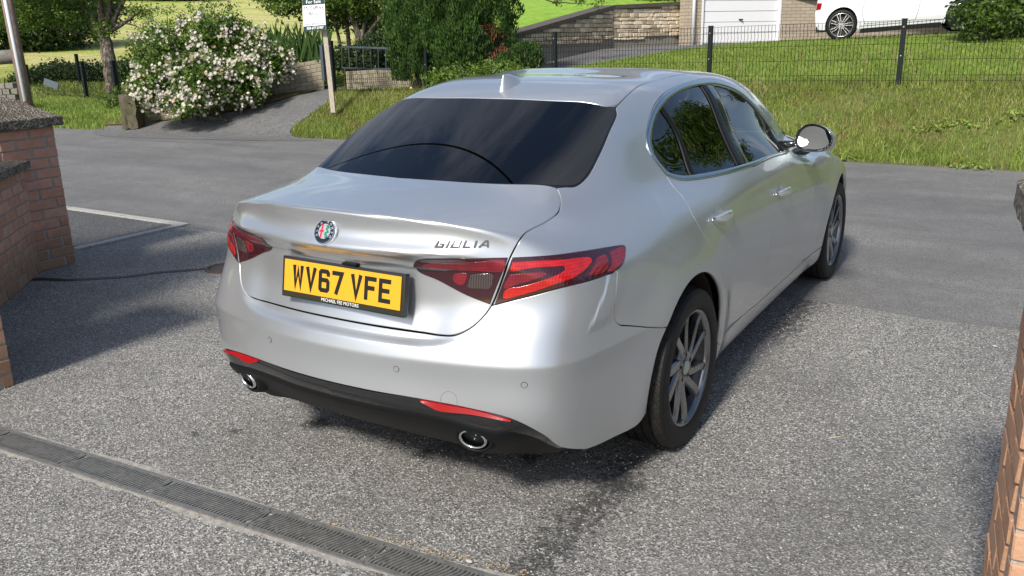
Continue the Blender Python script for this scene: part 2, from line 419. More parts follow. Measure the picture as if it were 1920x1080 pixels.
def stroke_mesh(lines, w, depth, shear=0.):
    """flat lettering from centre lines: mitred, extruded towards +z"""
    V = []; F = []
    for pl in lines:
        p = np.array(pl, float); n = len(p); L = []; R = []
        for i in range(n):
            d1 = p[i]-p[i-1] if i > 0 else p[1]-p[0]; d2 = p[i+1]-p[i] if i < n-1 else p[-1]-p[-2]
            d1 = d1/np.linalg.norm(d1); d2 = d2/np.linalg.norm(d2); n1 = np.array([-d1[1], d1[0]]); n2 = np.array([-d2[1], d2[0]])
            b = n1+n2; b /= np.linalg.norm(b)+1e-9; c = max(np.dot(b, n1), .42); L.append(p[i]+b*w/2/c); R.append(p[i]-b*w/2/c)
        base = len(V)
        for q in range(2):
            for i in range(n):
                for s in (L[i], R[i]): V.append((s[0]+shear*s[1], s[1], depth*q))
        for i in range(n-1):
            a = base+2*n+2*i; F.append((a+1, a+3, a+2, a)); a = base+2*i; F += [(a, a+2, a+2+2*n, a+2*n), (a+3, a+1, a+1+2*n, a+3+2*n)]
        F += [(base, base+2*n, base+2*n+1, base+1), (base+2*n-2, base+2*n-1, base+4*n-1, base+4*n-2)]
    return V, F
def frame_mat(p, n, up=(0, 0, 1)):
    n = Vector(n).normalized(); up = Vector(up); x = up.cross(n).normalized(); y = n.cross(x)
    M = Matrix((x, y, n)).transposed().to_4x4(); M.translation = Vector(p); return M
def text_mesh(name, body, size, mat, parent, M, depth=.0006, bold=0., align='CENTER', sx=1.0, spacing=1.0):
    cu = bpy.data.curves.new(name, 'FONT'); cu.body = body; cu.size = size; cu.extrude = depth; cu.offset = bold; cu.align_x = align; cu.align_y = 'CENTER'; cu.space_character = spacing
    cu.resolution_u = 2
    t = bpy.data.objects.new(name, cu); COL.objects.link(t); bpy.context.view_layer.update()
    me = bpy.data.meshes.new_from_object(t.evaluated_get(bpy.context.evaluated_depsgraph_get())); bpy.data.objects.remove(t)
    me.materials.clear(); me.materials.append(mat); me.transform(M @ Matrix.Diagonal((sx, 1, 1, 1)))
    return link(bpy.data.objects.new(name, me), parent)
# ------------------------------------------------------------------ feature lines of the car, measured on the photograph and laid on the body surface
CURV = {
'lid':[(1044,352),(1051,371),(1048,396),(1025,415),(985,437),(969,460),(956,485),(921,573),(900,600),(879,617),(850,629),(817,628),(733,617),(650,600),(567,575),(517,552),(483,533),(462,510),(450,494)],
'shelf':[(460,567),(525,604),(608,627),(692,642),(775,652),(838,652),(871,637)],
'crease':[(520,465),(577,476),(641,485),(726,495),(774,500)],
'bcrease':[(412,579),(775,667),(942,687),(1025,685),(1108,671),(1200,642)],
'lip':[(450,375),(525,381),(650,394),(775,410),(900,427),(985,437)],
'darktop':[(417,652),(485,676),(605,714),(789,749),(961,787),(1017,815),(1049,838)],
'ref':[(788,750),(958,787)],
'plate':[(535.6,483),(748.7,517.3),(745.7,575.3),(532,537.5)],
'light':[(774.5,499.5),(777.5,491),(787.5,486),(835,484.5),(885,484),(955,483),(1010,480),(1060,475),(1110,467.5),(1160,459.5),(1171,461),(1172,477.5),(1167.5,495),(1157.5,506),(1130,517.5),(1060,537.5),(985,557.5),(925,572.5),(872.5,552.5),(822.5,526),(785,509)],
'bseam':[(1157.5,507.5),(1156,540),(1152,585),(1154,600),(1162.5,609),(1185,611),(1240,615),(1253,613)],
'duct':[(1132,522),(1102,632)],
'DLO':[(1250,329),(1230,304),(1216,283),(1212,267),(1214,239),(1223,206.5),(1239,181),(1262.5,164),(1292.6,153),(1325,148),(1348,150),(1371,157),(1397,172),(1422,195),(1445,220),(1466,246),(1481,264),(1478,285),(1450,294.5),(1410.6,312),(1362,326),(1316,335),(1281,338),(1262.5,335)],
'rdoorR':[(1250,331),(1263,350),(1282,371),(1303,411),(1331,458),(1348,487),(1359,529),(1364,572),(1362,614)],
'bpil':[(1411,312.6),(1428,328),(1439,348),(1443.5,370),(1443,402),(1446,435),(1442,482),(1433,534),(1426,565)],
'fdoorF':[(1500,284),(1514,291),(1531,314),(1536,342),(1533,370),(1534.6,385),(1531,422),(1523,459),(1513,488)],
'doorbot':[(1362,621),(1426,567),(1514,493)],
'archR':[(1205,780),(1217,740),(1227,700),(1237,650),(1253,613),(1270,567),(1290,533),(1313,515),(1330,512),(1347,527),(1355,550),(1357,583),(1353,617),(1347,643)],
'rearwin':[(588,315),(660,322),(733,332),(827,338),(927,345),(1043,351),(1077,350),(1100,333),(1123,293),(1143,247),(1157,213),(1155,202),(1127,197),(1027,188),(927,183),(827,185),(760,193)],
'ditch':[(1160,195),(1180,175),(1202,159)],
'handles':[(1326,414),(1369,395),(1448,365),(1477,353)],
'sens':[(506,637),(743,692),(983,722)],'exh':[(461.7,707),(883,818)],
'fin':[(948,172)],'logo':[(616,436)],
}
K = {k: pxhit(v) for k, v in CURV.items()}
def px(*uv): return list(pxhit(uv))
def seg(name, i, j):
    c = CURV[name]; out = []; dense = catmull(c, 5.); m0 = [min(range(len(dense)), key=lambda k: (dense[k][0]-c[q][0])**2+(dense[k][1]-c[q][1])**2) for q in (i, j)]
    return [tuple(p) for p in pxhit(dense[m0[0]:m0[1]+1])]
def z45(u0, v0, s, pts): return px(*[(u0+a/s, v0+b/s) for a, b in pts])

# materials of the car
paint = MAT('silver_paint', (.55, .57, .595), .38, .74, .9, coat_rough=.03)
_v = coords(paint, 'Object'); _w = nd(paint, 'ShaderNodeTexVoronoi'); _w.inputs['Scale'].default_value = 900; lk(paint, _v, _w.inputs['Vector'])
lk(paint, bump(paint, _w.outputs['Distance'], .05, .001), bsdf(paint).inputs['Normal'])
_d = noise(paint, _v, 2.2, 5, .6); lk(paint, ramp(paint, _d, [(.35, .34), (.7, .42)]), bsdf(paint).inputs['Roughness'])
chrome = MAT('chrome', (.75, .78, .78), .12, 1.0); satin = MAT('satin_aluminium', (.55, .60, .60), .22, 1.0)
blackg = MAT('black_gloss', (.012, .012, .013), .12, 0, .6); blackm = MAT('black_plastic', (.007, .0075, .0085), .5, spec=.18); badgem = MAT('badge_metal', (.10, .10, .108), .3, .1)
_v = coords(blackm, 'Object'); lk(blackm, bump(blackm, noise(blackm, _v, 700, 2), .25, .001), bsdf(blackm).inputs['Normal'])
rubber = MAT('black_rubber', (.012, .012, .013), .6)
maroon = MAT('dark_red_lens', (.045, .004, .010), .10, 0, 1.0); redl = MAT('bright_red_lens', (.75, .012, .008), .16, 0, 1.0); pinkl = MAT('pink_red_lens', (.34, .012, .03), .2, 0, 1.0)
midred = MAT('mid_red_lens', (.25, .006, .008), .12, 0, 1.0)
for q, cc in ((redl, (.60, .008, .006)), (pinkl, (.24, .008, .02)), (midred, (.25, .006, .008)), (maroon, (.045, .004, .010))):
    _v = coords(q, 'Object'); _w = nd(q, 'ShaderNodeTexWave'); _w.inputs['Scale'].default_value = 42; _w.bands_direction = 'X'; lk(q, _v, _w.inputs['Vector']); _z = nd(q, 'ShaderNodeTexWave'); _z.inputs['Scale'].default_value = 30; _z.bands_direction = 'Z'; lk(q, _v, _z.inputs['Vector'])
    c_ = mixc(q, ramp(q, noise(q, _v, 30, 4, .7), [(.35, .0), (.65, .5)]), cc, tuple(x*.35 for x in cc)); c_ = mixc(q, ramp(q, _z.outputs['Color'], [(.3, .35), (.7, 0)]), c_, tuple(x*.4 for x in cc)); setc(q, c_)
    lk(q, bump(q, _w.outputs['Color'], .25, .002), bsdf(q).inputs['Normal'])
clearl = MAT('clear_lens', (.3, .3, .28), .15, .3, 1.0)
_w = nd(clearl, 'ShaderNodeTexWave'); _w.inputs['Scale'].default_value = 60; _w.bands_direction = 'X'; lk(clearl, coords(clearl), _w.inputs['Vector']); setc(clearl, ramp(clearl, _w.outputs['Color'], [(.2, (.03, .015, .015)), (.7, (.11, .09, .085))]))
reflr = MAT('red_reflector', (.30, .003, .006), .4, 0, .25, spec=.3)
privacy = glassmat('tinted_glass', (.03, .034, .036), .95, .0, 1.68); fglass = glassmat('green_glass', (.42, .50, .46), .95, .0, 1.5)
cabin = MAT('cabin_black', (.015, .015, .016), .7); seatm = MAT('seat_leather', (.03, .03, .032), .5)
liner = MAT('arch_felt', (.035, .028, .022), .95); under = MAT('underbody', (.012, .012, .012), .8)
mirrorm = MAT('mirror_glass', (.42, .48, .50), .01, 1.0)
white = MAT('white_print', (.8, .8, .8), .4); yel = MAT('yellow_plate', (.74, .36, .016), .35, 0, .3); blk = MAT('black_print', (.008, .008, .008), .35)

car = empty('parked_car', 'silver saloon car with yellow rear plate parked across the tarmac driveway mouth', 'car')
def mir(curve): return [(-p[0], p[1], p[2]) for p in reversed(list(curve))]
LID = list(K['lid'][:12]); WIN = list(K['rearwin'])
# boot lid
front = [(0, -.642, 1.131), (.16, -.625, 1.131), (.30, -.598, 1.128), (.44, -.552, 1.121), tuple(LID[0])]
low = seg('lid', 0, 11)
bot = [low[-1], (.25, -1.03, .7005), (0, -1.045, .703)]
full = [front, low+bot[1:]+mir(low+bot[1:])[1:], mir(front)]
panel('boot_lid', DomX, full, paint, car, step=.009, gap=.0022)
# rear screen
rw = [(p[0], p[1], p[2]) for p in WIN]
right_edge = rw[6:12]; top_edge = rw[11:15]
wf = [(0, -.642, 1.131), (.16, -.625, 1.131), (.30, -.598, 1.128), (.44, -.552, 1.121), (.55, -.497, 1.113), tuple(rw[6])]
rt = [tuple(p) for p in right_edge]+[(.528, .055, 1.35), tuple(rw[12]), (.38, .003, 1.364), tuple(rw[13]), (.13, -.002, 1.376), (0, -.003, 1.377)]
panel('rear_window', DomTop, [wf+rt[1:]+mir(wf+rt[1:])[1:]], privacy, car, step=.02, gap=.004, off=-.001, fit=2)
panel('window_seal', DomTop, [wf+rt[1:]+mir(wf+rt[1:])[1:]], blackg, car, step=.02, gap=-.004, off=-.003, holes=[[[(p[0]*.955, -.26+(p[1]+.26)*.93) for p in (wf+rt[1:]+mir(wf+rt[1:])[1:-1])]]])
# body side with rear wing, screen pillar, roof rail and windscreen pillar
BS = [tuple(p) for p in K['bseam']]; LT = [tuple(p) for p in K['light']]
apex = tuple(K['lid'][7])
def circ(cy, r, a0, a1, n, x=.925): return [(x, cy+r*math.cos(math.radians(a0+(a1-a0)*i/n)), .33+r*math.sin(math.radians(a0+(a1-a0)*i/n))) for i in range(n+1)]
seam = seg('bseam', 0, 6)
DLO = [tuple(p) for p in K['DLO']]
DD = seg('rdoorR', 0, 8)
ditch = [tuple(K['ditch'][0]), tuple(K['ditch'][1]), tuple(K['ditch'][2]), (.492, .7, 1.43), (.487, 1.0, 1.435), (.487, 1.3, 1.43), (.49, 1.6, 1.405), (.505, 1.80, 1.375)]
apil = [(.505, 1.80, 1.375), (.56, 1.98, 1.30), (.625, 2.16, 1.18), (.69, 2.34, 1.05), (.72, 2.44, .98)]
dfront = [(.72, 2.44, .98), (.80, 2.10, .985), tuple(DLO[16])]
archback = circ(0, .388, 172, 150, 3)
lightlow = [seam[0], LT[14], LT[15], LT[16], tuple(LT[17]), ]
bs = [ seg('lid', 0, 7)[::-1], [low[0], (.590, -.455, 1.109), tuple(rw[6])]+[tuple(p) for p in right_edge][1:]+[ditch[0]], ditch, apil, dfront,
       [DLO[i] for i in range(16, -1, -1)], DD+[(.905, .475, .300)], [(.905, .475, .30), (.905, .386, .30)], circ(0, .388, -4, 138, 26)[:], [circ(0, .388, 138, 138, 1)[0]]+seam[::-1], lightlow]
panel('body_side', DomTube, bs, paint, car, step=.016, bstep=.009, both=True, depth=.02)
# doors
bp = seg('bpil', 0, 8); fd = seg('fdoorF', 0, 8); db = [tuple(p) for p in K['doorbot']]
rdoor = [[DLO[0]]+[DLO[i] for i in range(23, 18, -1)]+[bp[0]], bp+[(.89, 1.103, .297)], [(.89, 1.103, .297), (.90, .80, .312), db[0]], [db[0]]+DD[::-1]]
rd = panel('rear_door', DomSide, rdoor, paint, car, step=.02, bstep=.01, both=True)
fdoor = [[bp[0]]+[DLO[i] for i in range(18, 15, -1)]+[(.80, 2.0, .985)], [(.80, 2.0, .985)]+fd[1:]+[db[2]], [db[2], (.90, 1.55, .294), (.89, 1.103, .297)], [(.89, 1.103, .297)]+bp[::-1]]
fdr = panel('front_door', DomSide, fdoor, paint, car, step=.02, bstep=.01, both=True)
fend = [[(.80, 2.0, .985), (.80, 2.10, .985), (.72, 2.44, .98)], [(.72, 2.44, .98), (.70, 2.8, .93), (.66, 3.2, .85), (.62, 3.40, .80)], [(.62, 3.40, .80), (.74, 3.42, .62), (.80, 3.38, .45)], [(.80, 3.38, .45), (.85, 3.2, .42)],
        circ(2.82, .385, 13, 184, 26, .915), [(.91, 2.436, .30), (.91, 2.2, .292), db[2]], [db[2]]+fd[1:][::-1]+[(.80, 2.0, .985)]]
panel('front_wing', DomTube, fend, paint, car, step=.024, bstep=.012, both=True, depth=.02)
sill = [[(.905, .388, .300), (.905, .475, .300), (.90, .80, .309), (.89, 1.103, .294), (.90, 1.55, .291), (.90, 2.0, .291), (.91, 2.436, .297)], [(.91, 2.436, .297), (.9, 2.45, .21)], [(.9, 2.45, .21), (.9, 2.3, .185), (.9, 1.3, .185), (.9, .55, .19), (.9, .42, .21)], [(.9, .42, .21), (.905, .388, .300)]]
panel('sill', DomSide, sill, paint, car, step=.022, bstep=.012, both=True, depth=.03)
# roof, windscreen, bonnet, nose
rtop = [(0, -.003, 1.377), (.13, -.002, 1.376), tuple(rw[13]), (.38, .003, 1.364), tuple(rw[12]), (.528, .055, 1.35), ditch[0]]
roof = [rtop, ditch, [ditch[-1], (.35, 1.90, 1.36), (.18, 1.93, 1.36), (0, 1.94, 1.36)]]
rh = rtop+ditch[1:]+roof[2][1:]
panel('roof', DomTop, [rtop, ditch, roof[2]+mir(roof[2])[1:], mir(ditch), mir(rtop)], paint, car, step=.03, bstep=.012)
wsc = [[(0, 1.94, 1.36), (.18, 1.93, 1.36), (.35, 1.90, 1.36), (.505, 1.80, 1.375)], apil, [(.72, 2.44, .98), (.5, 2.56, 1), (.25, 2.62, 1), (0, 2.64, 1)]]
panel('windscreen', DomTop, [mir(wsc[0])[:-1]+wsc[0], wsc[1], wsc[2]+mir(wsc[2])[1:], mir(wsc[1])], fglass, car, step=.05, gap=.004)
hd = [[(.72, 2.44, .98), (.70, 2.8, .93), (.66, 3.2, .85), (.62, 3.40, .80)]]
panel('bonnet', DomTop, [[(-.72, 2.44, .98), (-.5, 2.56, 1), (-.25, 2.62, 1), (0, 2.64, 1), (.25, 2.62, 1), (.5, 2.56, 1), (.72, 2.44, .98)], hd[0], [(.62, 3.40, .8), (.3, 3.47, .8), (0, 3.49, .8), (-.3, 3.47, .8), (-.62, 3.40, .8)], mir(hd[0])], paint, car, step=.04)
nose = [[(.60, 3.42, .78), (.70, 3.42, .6), (.72, 3.4, .40), (.66, 3.42, .24)], [(.66, 3.42, .24), (0, 3.5, .22), (-.66, 3.42, .24)], [(-.66, 3.42, .24), (-.72, 3.4, .4), (-.70, 3.42, .6), (-.60, 3.42, .78)], [(-.6, 3.42, .78), (0, 3.5, .80), (.6, 3.42, .78)]]
panel('front_bumper', DomFront, nose, paint, car, step=.04)
box('grille', (0, 3.57, .45), (.34, .06, .30), blackm, car, bevel=.03)
for s in (-1, 1): box('headlight', (s*.60, 3.42, .68), (.26, .12, .10), clearl, car, bevel=.03)
# rear bumper
dt = [tuple(p) for p in K['darktop']]
bumtop = [(0, -1.045, .7028), (.25, -1.03, .7003)]+seg('lid', 7, 11)[::-1]
bl = [(seam[0])]; half = [bumtop, [apex]+[LT[i] for i in (16, 15, 14)]+[seam[0]], seam+[circ(0, .388, 138, 138, 1)[0]], circ(0, .388, 138, 188, 9), [circ(0, .388, 188, 188, 1)[0], (.87, -.43, .245), (.82, -.60, .247), (.775, -.70, .262)],
        [(.775, -.70, .262), dt[6], dt[5], dt[4], (.55, -1.015, .472), dt[3], (.2, -1.09, .489), (0, -1.101, .490)]]
bump_curves = half+[mir(c_) for c_ in half[::-1]]
bc = [mir(half[0])[:-1]+half[0]]+half[1:5]+[half[5]+mir(half[5])[1:]]+[mir(c_) for c_ in half[1:5][::-1]]
panel('rear_bumper', DomCyl, bc, paint, car, step=.008, gap=.002, depth=.018)
# diffuser
tp = np.array(catmull([(0, -1.101, .486), (.2, -1.09, .485), dt[3], (.55, -1.015, .468), dt[4], dt[5], dt[6], (.775, -.70, .262)], .03)); 
bt0 = np.array(catmull([(0, -.915, .268), (.3, -.905, .268), (.40, -.90, .268), (.50, -.905, .262), (.60, -.86, .258), (.70, -.79, .252), (.755, -.72, .25), (.765, -.68, .25)], .03))
def rsn(c, n): s = np.concatenate([[0], np.cumsum(np.linalg.norm(np.diff(c, axis=0), axis=1))]); t = np.linspace(0, s[-1], n); return np.stack([np.interp(t, s, c[:, k]) for k in range(3)], 1)
a, b = rsn(tp, 50), rsn(bt0, 50); a[:, 1] += .006; V = []; F = []; R_ = 16
for i in range(R_+1):
    t = i/R_; p = a*(1-t)+b*t; q = .035*math.sin(PI*t**.8); d_ = np.stack([.5*a[:, 0], -np.ones(50), np.zeros(50)], 1); d_ /= np.linalg.norm(d_, axis=1)[:, None]
    st = .010*(1 if t > .28 else 0)
    fade = np.clip((.74-a[:, 0])/.08, 0, 1)[:, None]; V.append(p+d_*(q+st)*fade)
V = np.concatenate(V)
for r in range(R_):
    for k in range(49): F.append((r*50+k, (r+1)*50+k, (r+1)*50+k+1, r*50+k+1))
Vm = V*[-1, 1, 1]; n_ = len(V)
G1 = [f_ for f_ in F if f_[0] < 4*50]; G2 = [f_ for f_ in F if f_[0] >= 4*50]
mesh('diffuser', np.concatenate([V, Vm]), G2+[tuple(x+n_ for x in t[::-1]) for t in G2], blackm, car, smooth=True)
mesh('diffuser_strip', np.concatenate([V, Vm]), G1+[tuple(x+n_ for x in t[::-1]) for t in G1], blackg, car, smooth=True)
# red reflectors along the bumper's lower edge
for s in (1, -1):
    tpl = [p for p in rsn(np.array(catmull([dt[3], (.46, -1.045, .481), (.55, -1.015, .472), tuple(K['ref'][1])], .01)), 24)]
    V = []; F = []
    for i, p in enumerate(tpl):
        t = i/23; h = .020*min(1, t*5+.05)*(1-max(0, t-.25)/.75)**.8+.002; n = np.array([.35, -.93, .05])
        for (dz, dn) in ((.001, -.012), (.001, .004), (-h, .009), (-h, -.012)): V.append(p+n*dn+np.array([0, 0, dz-.002]))
    for i in range(23):
        for k in range(3): F.append((i*4+k, i*4+k+1, i*4+5+k, i*4+4+k))
    F += [(0, 1, 2, 3), (95, 94, 93, 92)]
    V = np.array(V)*[s, 1, 1]; F = [f_[::-1] for f_ in F] if s > 0 else F
    mesh('reflector', V, F, reflr, car)
# exhausts
borem = MAT('bore_black', (.003, .003, .003), 1., spec=0.)  # inner pipe and bore in one flat near-black
for s in (1, -1):
    e = sub_empty('exhaust', car, (s*.530, -.985, .352), (0, 0, s*.18))
    def ell(prof, mat, nm):
        V = []; F = []; n = 40
        for (y, rx, rz) in prof:
            for k in range(n): a_ = 2*PI*k/n; V.append((rx*math.cos(a_), y-.012*math.cos(a_)*0-.03*math.sin(a_)*.25, rz*math.sin(a_)))
        for j in range(len(prof)-1):
            for k in range(n): F.append((j*n+k, j*n+(k+1) % n, (j+1)*n+(k+1) % n, (j+1)*n+k))
        mesh(nm, V, F, mat, e, smooth=True)
    ell([(.12, .051, .038), (-.005, .051, .038), (-.014, .048, .035), (-.014, .043, .031), (-.006, .0415, .0295)], chrome, 'tip'); ell([(-.006, .0415, .0295), (.14, .040, .028)], borem, 'inner_pipe')
    ell([(.10, .042, .030), (.101, .001, .001)], borem, 'bore')
    ell([(.02, .054, .042), (-.004, .058, .046), (-.002, .068, .055), (.03, .082, .066)], blackm, 'surround')
# tail lights
L0 = [LT[i] for i in range(0, 18)]+[LT[i] for i in range(18, 21)]
st = px((955.5, 480.5))[0]; sb = px((922, 573))[0]
lin = [[LT[0], LT[1], LT[2], LT[3], LT[4], px((952.5, 482.5))[0]], [px((952.5, 482.5))[0], px((919, 571))[0]], [px((919, 571))[0], LT[18], LT[19], LT[20], LT[0]]]
lout = [[px((959.5, 482.5))[0], LT[6], LT[7], LT[8], LT[9]], [LT[9], LT[10], LT[11], LT[12], LT[13]], [LT[13], LT[14], LT[15], LT[16], px((926.5, 573))[0]], [px((926.5, 573))[0], px((959.5, 482.5))[0]]]
for s in (0, 1): pass
la = panel('tail_light', DomCyl, lin, maroon, car, step=.01, gap=.0005, off=.004, depth=.012, both=True, soft=.003)
lb = panel('tail_light', DomCyl, lout, maroon, car, step=.01, gap=.0005, off=.004, depth=.012, both=True, soft=.003)
def el(name, pts, mat, pr, off=.0052):
    a_, b_ = panel(name, DomCyl, [z45(760, 440, 4, pts)+z45(760, 440, 4, pts[:1])], mat, pr[0], step=.008, bstep=.004, gap=0, off=off, depth=.004, both=True, soft=.0012); b_.parent = pr[1]
el('light_band', [(130, 232), (180, 212), (300, 203), (560, 200), (745, 196), (732, 268), (520, 266), (300, 254), (170, 246)], pinkl, la)
el('reversing_lamp', [(492, 300), (560, 292), (655, 296), (660, 330), (634, 400), (560, 402), (472, 392), (478, 350)], clearl, la)
el('reflector_lens', [(370, 290), (462, 290), (440, 370), (400, 370), (360, 335)], pinkl, la)
el('light_band', [(805, 208), (1000, 197), (1200, 189), (1385, 180), (1392, 200), (1370, 235), (1330, 275), (1250, 325), (1120, 372), (900, 443), (738, 475), (757, 412), (880, 385), (1020, 345), (1130, 305), (1195, 262), (1190, 242), (1100, 240), (950, 250), (790, 268)], redl, lb)
el('reflector_lens', [(785, 300), (900, 288), (1050, 285), (1060, 300), (960, 338), (850, 368), (742, 400)], pinkl, lb)
el('indicator_lens', [(1430, 178), (1500, 160), (1518, 225), (1470, 288), (1370, 298), (1410, 235)], midred, lb)
el('side_lamp', [(1528, 135), (1635, 100), (1637, 180), (1590, 245), (1522, 275), (1545, 210)], midred, lb)
# number plate
pl = sub_empty('number_plate', car, (.044, -1.038, .833), (PI/2-.178+.0, 0, 0))
pl.rotation_euler = (PI/2+.178*-1, 0, 0)
box('plate_holder', (.001, -.006, -.008), (.546, .144, .024), blackg, pl, bevel=.004)
box('plate', (0, 0, .0050), (.520, .111, .003), yel, pl)
GL = {'W': [[(7, 79), (13, 6), (25, 62), (37, 6), (43, 79)]], 'V': [[(7, 79), (25, 6), (43, 79)]], '6': [[(43, 56), (43, 67), (38, 72), (12, 72), (7, 67), (7, 12), (12, 7), (38, 7), (43, 12), (43, 36), (38, 42), (14, 42)]],
      '7': [[(0, 72), (43, 72), (19, 0)]], 'F': [[(50, 72), (7, 72), (7, 0)], [(14, 41), (43, 41)]], 'E': [[(50, 72), (7, 72), (7, 7), (50, 7)], [(14, 40), (45, 40)]]}
x = -219
for ch in 'WV67 VFE':
    if ch == ' ': x += 22; continue
    lines = [[((px_+x)/1000, (py_-39.5)/1000) for px_, py_ in l] for l in GL[ch]]
    V, F = stroke_mesh(lines, 0.0155 if ch in 'WV' else .0150, .0006); V = [(a_, b_, c_+.0066) for a_, b_, c_ in V]
    mesh('letter', V, F, blk, pl); x += 61
text_mesh('dealer_name', 'MICHAEL FEE MOTORS', .0165, white, pl, Matrix.Translation((0, -.0660, .0042)), .0004, .0)
# boot badge lettering
GG = {'G': [[(70, 74), (12, 74), (12, 5), (66, 5), (66, 36), (34, 36)]], 'I': [[(5, 79), (5, 0)]], 'U': [[(5, 79), (5, 5), (60, 5), (60, 79)]], 'L': [[(5, 79), (5, 5), (52, 5)]], 'A': [[(0, 0), (38, 76), (52, 76), (66, 0)]]}
p1, p2 = px((817, 457))[0], px((915, 458))[0]
for q in (p1, p2): q[2] = (p1[2]+p2[2])/2
LB = np.linalg.norm(p2-p1); ux = (p2-p1)/LB
badge_V = []; tot = sum({'G': 70, 'I': 10, 'U': 65, 'L': 55, 'A': 66}[c_]+28 for c_ in 'GIULIA')-28; x = 0
for ch in 'GIULIA':
    V, F = stroke_mesh([[(a_+x, b_) for a_, b_ in l] for l in GG[ch]], 11, 6, .12)
    if ch == 'A': V2, F2 = stroke_mesh([[(22+x, 24), (58+x, 24)]], 10, 5, .12); nn_ = len(V); V += V2; F += [tuple(i+nn_ for i in f_) for f_ in F2]
    P = []
    for a_, b_, c_ in V:
        q = p1+ux*(a_/tot*LB); q = q+np.array([0, 0, 1])*((b_-35)/79*.0215); P.append((q, c_))
    Q = np.array([q for q, _ in P]); base = pl3 = None
    d = np.stack([np.zeros(len(Q)), np.ones(len(Q)), np.zeros(len(Q))], 1); o_ = Q.copy(); o_[:, 1] = -1.3
    S_, _ok = march(o_, d, 0, .6); N_ = gradn(S_)
    S_ = S_+N_*(np.array([c_ for _, c_ in P])[:, None]/6*.005+.0003)
    mesh('badge_letter', S_, F, badgem, car); x += {'G': 70, 'I': 10, 'U': 65, 'L': 55, 'A': 66}[ch]+28
# round emblem
pe = px((616, 436))[0]; pe[0] = .014; ne = gradn(np.array([pe]))[0]; ne[0] = 0; Me = frame_mat(pe+ne*.0075, ne)
emb = sub_empty('emblem', car); emb.matrix_local = Me @ Matrix.Scale(1.2, 4)
def disc(name, r0, r1, z0, z1, mat, parent, n=56):
    V, F = lathe([(z0-.006, r1), (z0, r1), (z1, (r0*.35+r1*.65)), (z1, r0), (z0-.003, r0)], n) if r0 else lathe([(z0-.004, r1), (z1, r1), (z1, 0)], n)
    V = [(b_, c_, a_) for a_, b_, c_ in V]; return mesh(name, V, F, mat, parent, smooth=False)
disc('emblem_base', 0, .040, .0, .003, paint, emb); disc('emblem_rim', .0335, .0375, .003, .0062, chrome, emb)
disc('emblem_ring', .0, .0335, .003, .0048, blackg, emb); silv = MAT('emblem_silver', (.6, .6, .62), .3, .6); ered = MAT('emblem_red', (.55, .01, .02), .3, 0, 1); egr = MAT('emblem_green', (.0, .20, .11), .3, 0, 1)
disc('emblem_disc', .0, .0215, .0048, .0054, silv, emb); 
V, F = stroke_mesh([[(-.0095, -.019), (-.0095, .019)]], .0055, .0005); mesh('emblem_cross', [(a_, b_, c_+.0056) for a_, b_, c_ in V], F, ered, emb)
V, F = stroke_mesh([[(-.018, 0), (-.01225, 0)], [(-.00675, 0), (-.002, 0)]], .0055, .0005); mesh('emblem_cross', [(a_, b_, c_+.0056) for a_, b_, c_ in V], F, ered, emb)
sn = catmull([(.004, .014), (.009, .0165), (.013, .012), (.006, .008), (.010, .0035), (.014, -.001), (.006, -.004), (.005, -.009), (.011, -.010), (.012, -.015), (.006, -.016)], .0012)
V, F = stroke_mesh([[tuple(p) for p in sn]], .0045, .0008); mesh('emblem_serpent', [(a_, b_, c_+.0056) for a_, b_, c_ in V], F, egr, emb)
for i, ch in enumerate('ALFA ROMEO'):
    if ch == ' ': continue
    a_ = math.radians(208-(i/9)*236); M = Matrix.Translation((.0275*math.cos(a_), .0275*math.sin(a_), .0052)) @ Matrix.Rotation(a_-PI/2, 4, 'Z')
    text_mesh('emblem_letter', ch, .0095, silv, emb, M, .0003, .0003)
# parking sensors and tow-eye cover
for (u, v) in CURV['sens']:
    p = px((u, v))[0]; n = gradn(np.array([p]))[0]
    for s in ((1, -1) if u > 900 else (1,)):
        q = p*[s, 1, 1]; nn2 = n*[s, 1, 1]; e = sub_empty('parking_sensor', car); e.matrix_local = frame_mat(q, nn2)
        disc('sensor_ring', .0095, .0115, -.001, .0006, blackg, e, 32); disc('sensor_face', 0, .0092, -.001, .0012, paint, e, 32)
ti = [tuple(q) for q in pxhit(catmull([(826, 757), (826.5, 746), (831, 738), (840, 734), (850, 737), (856, 746), (857, 764)], 2.5))]
def tw(c, w, mat, nm, off=.0004, dep=.004):
    Q = np.array(c); o_ = Q.copy(); o_[:, 1] = -1.35; S_, _ = march(o_, np.tile([0., 1, 0], (len(Q), 1)), 0, .7); N_ = gradn(S_); T = np.gradient(S_, axis=0); T /= np.linalg.norm(T, axis=1)[:, None]; B_ = np.cross(T, N_)
    V = np.concatenate([S_+B_*w/2+N_*off, S_-B_*w/2+N_*off]); n = len(Q); F = [(i, i+1, n+i+1, n+i) for i in range(n-1)]
    mesh(nm, V, F, mat, car)
tw(ti, .0011, MAT('fine_gap', (.12, .125, .13), .5), 'tow_eye_cover')
box('boot_handle', (.085, -1.026, .904), (.06, .03, .009), blackm, car, bevel=.003)
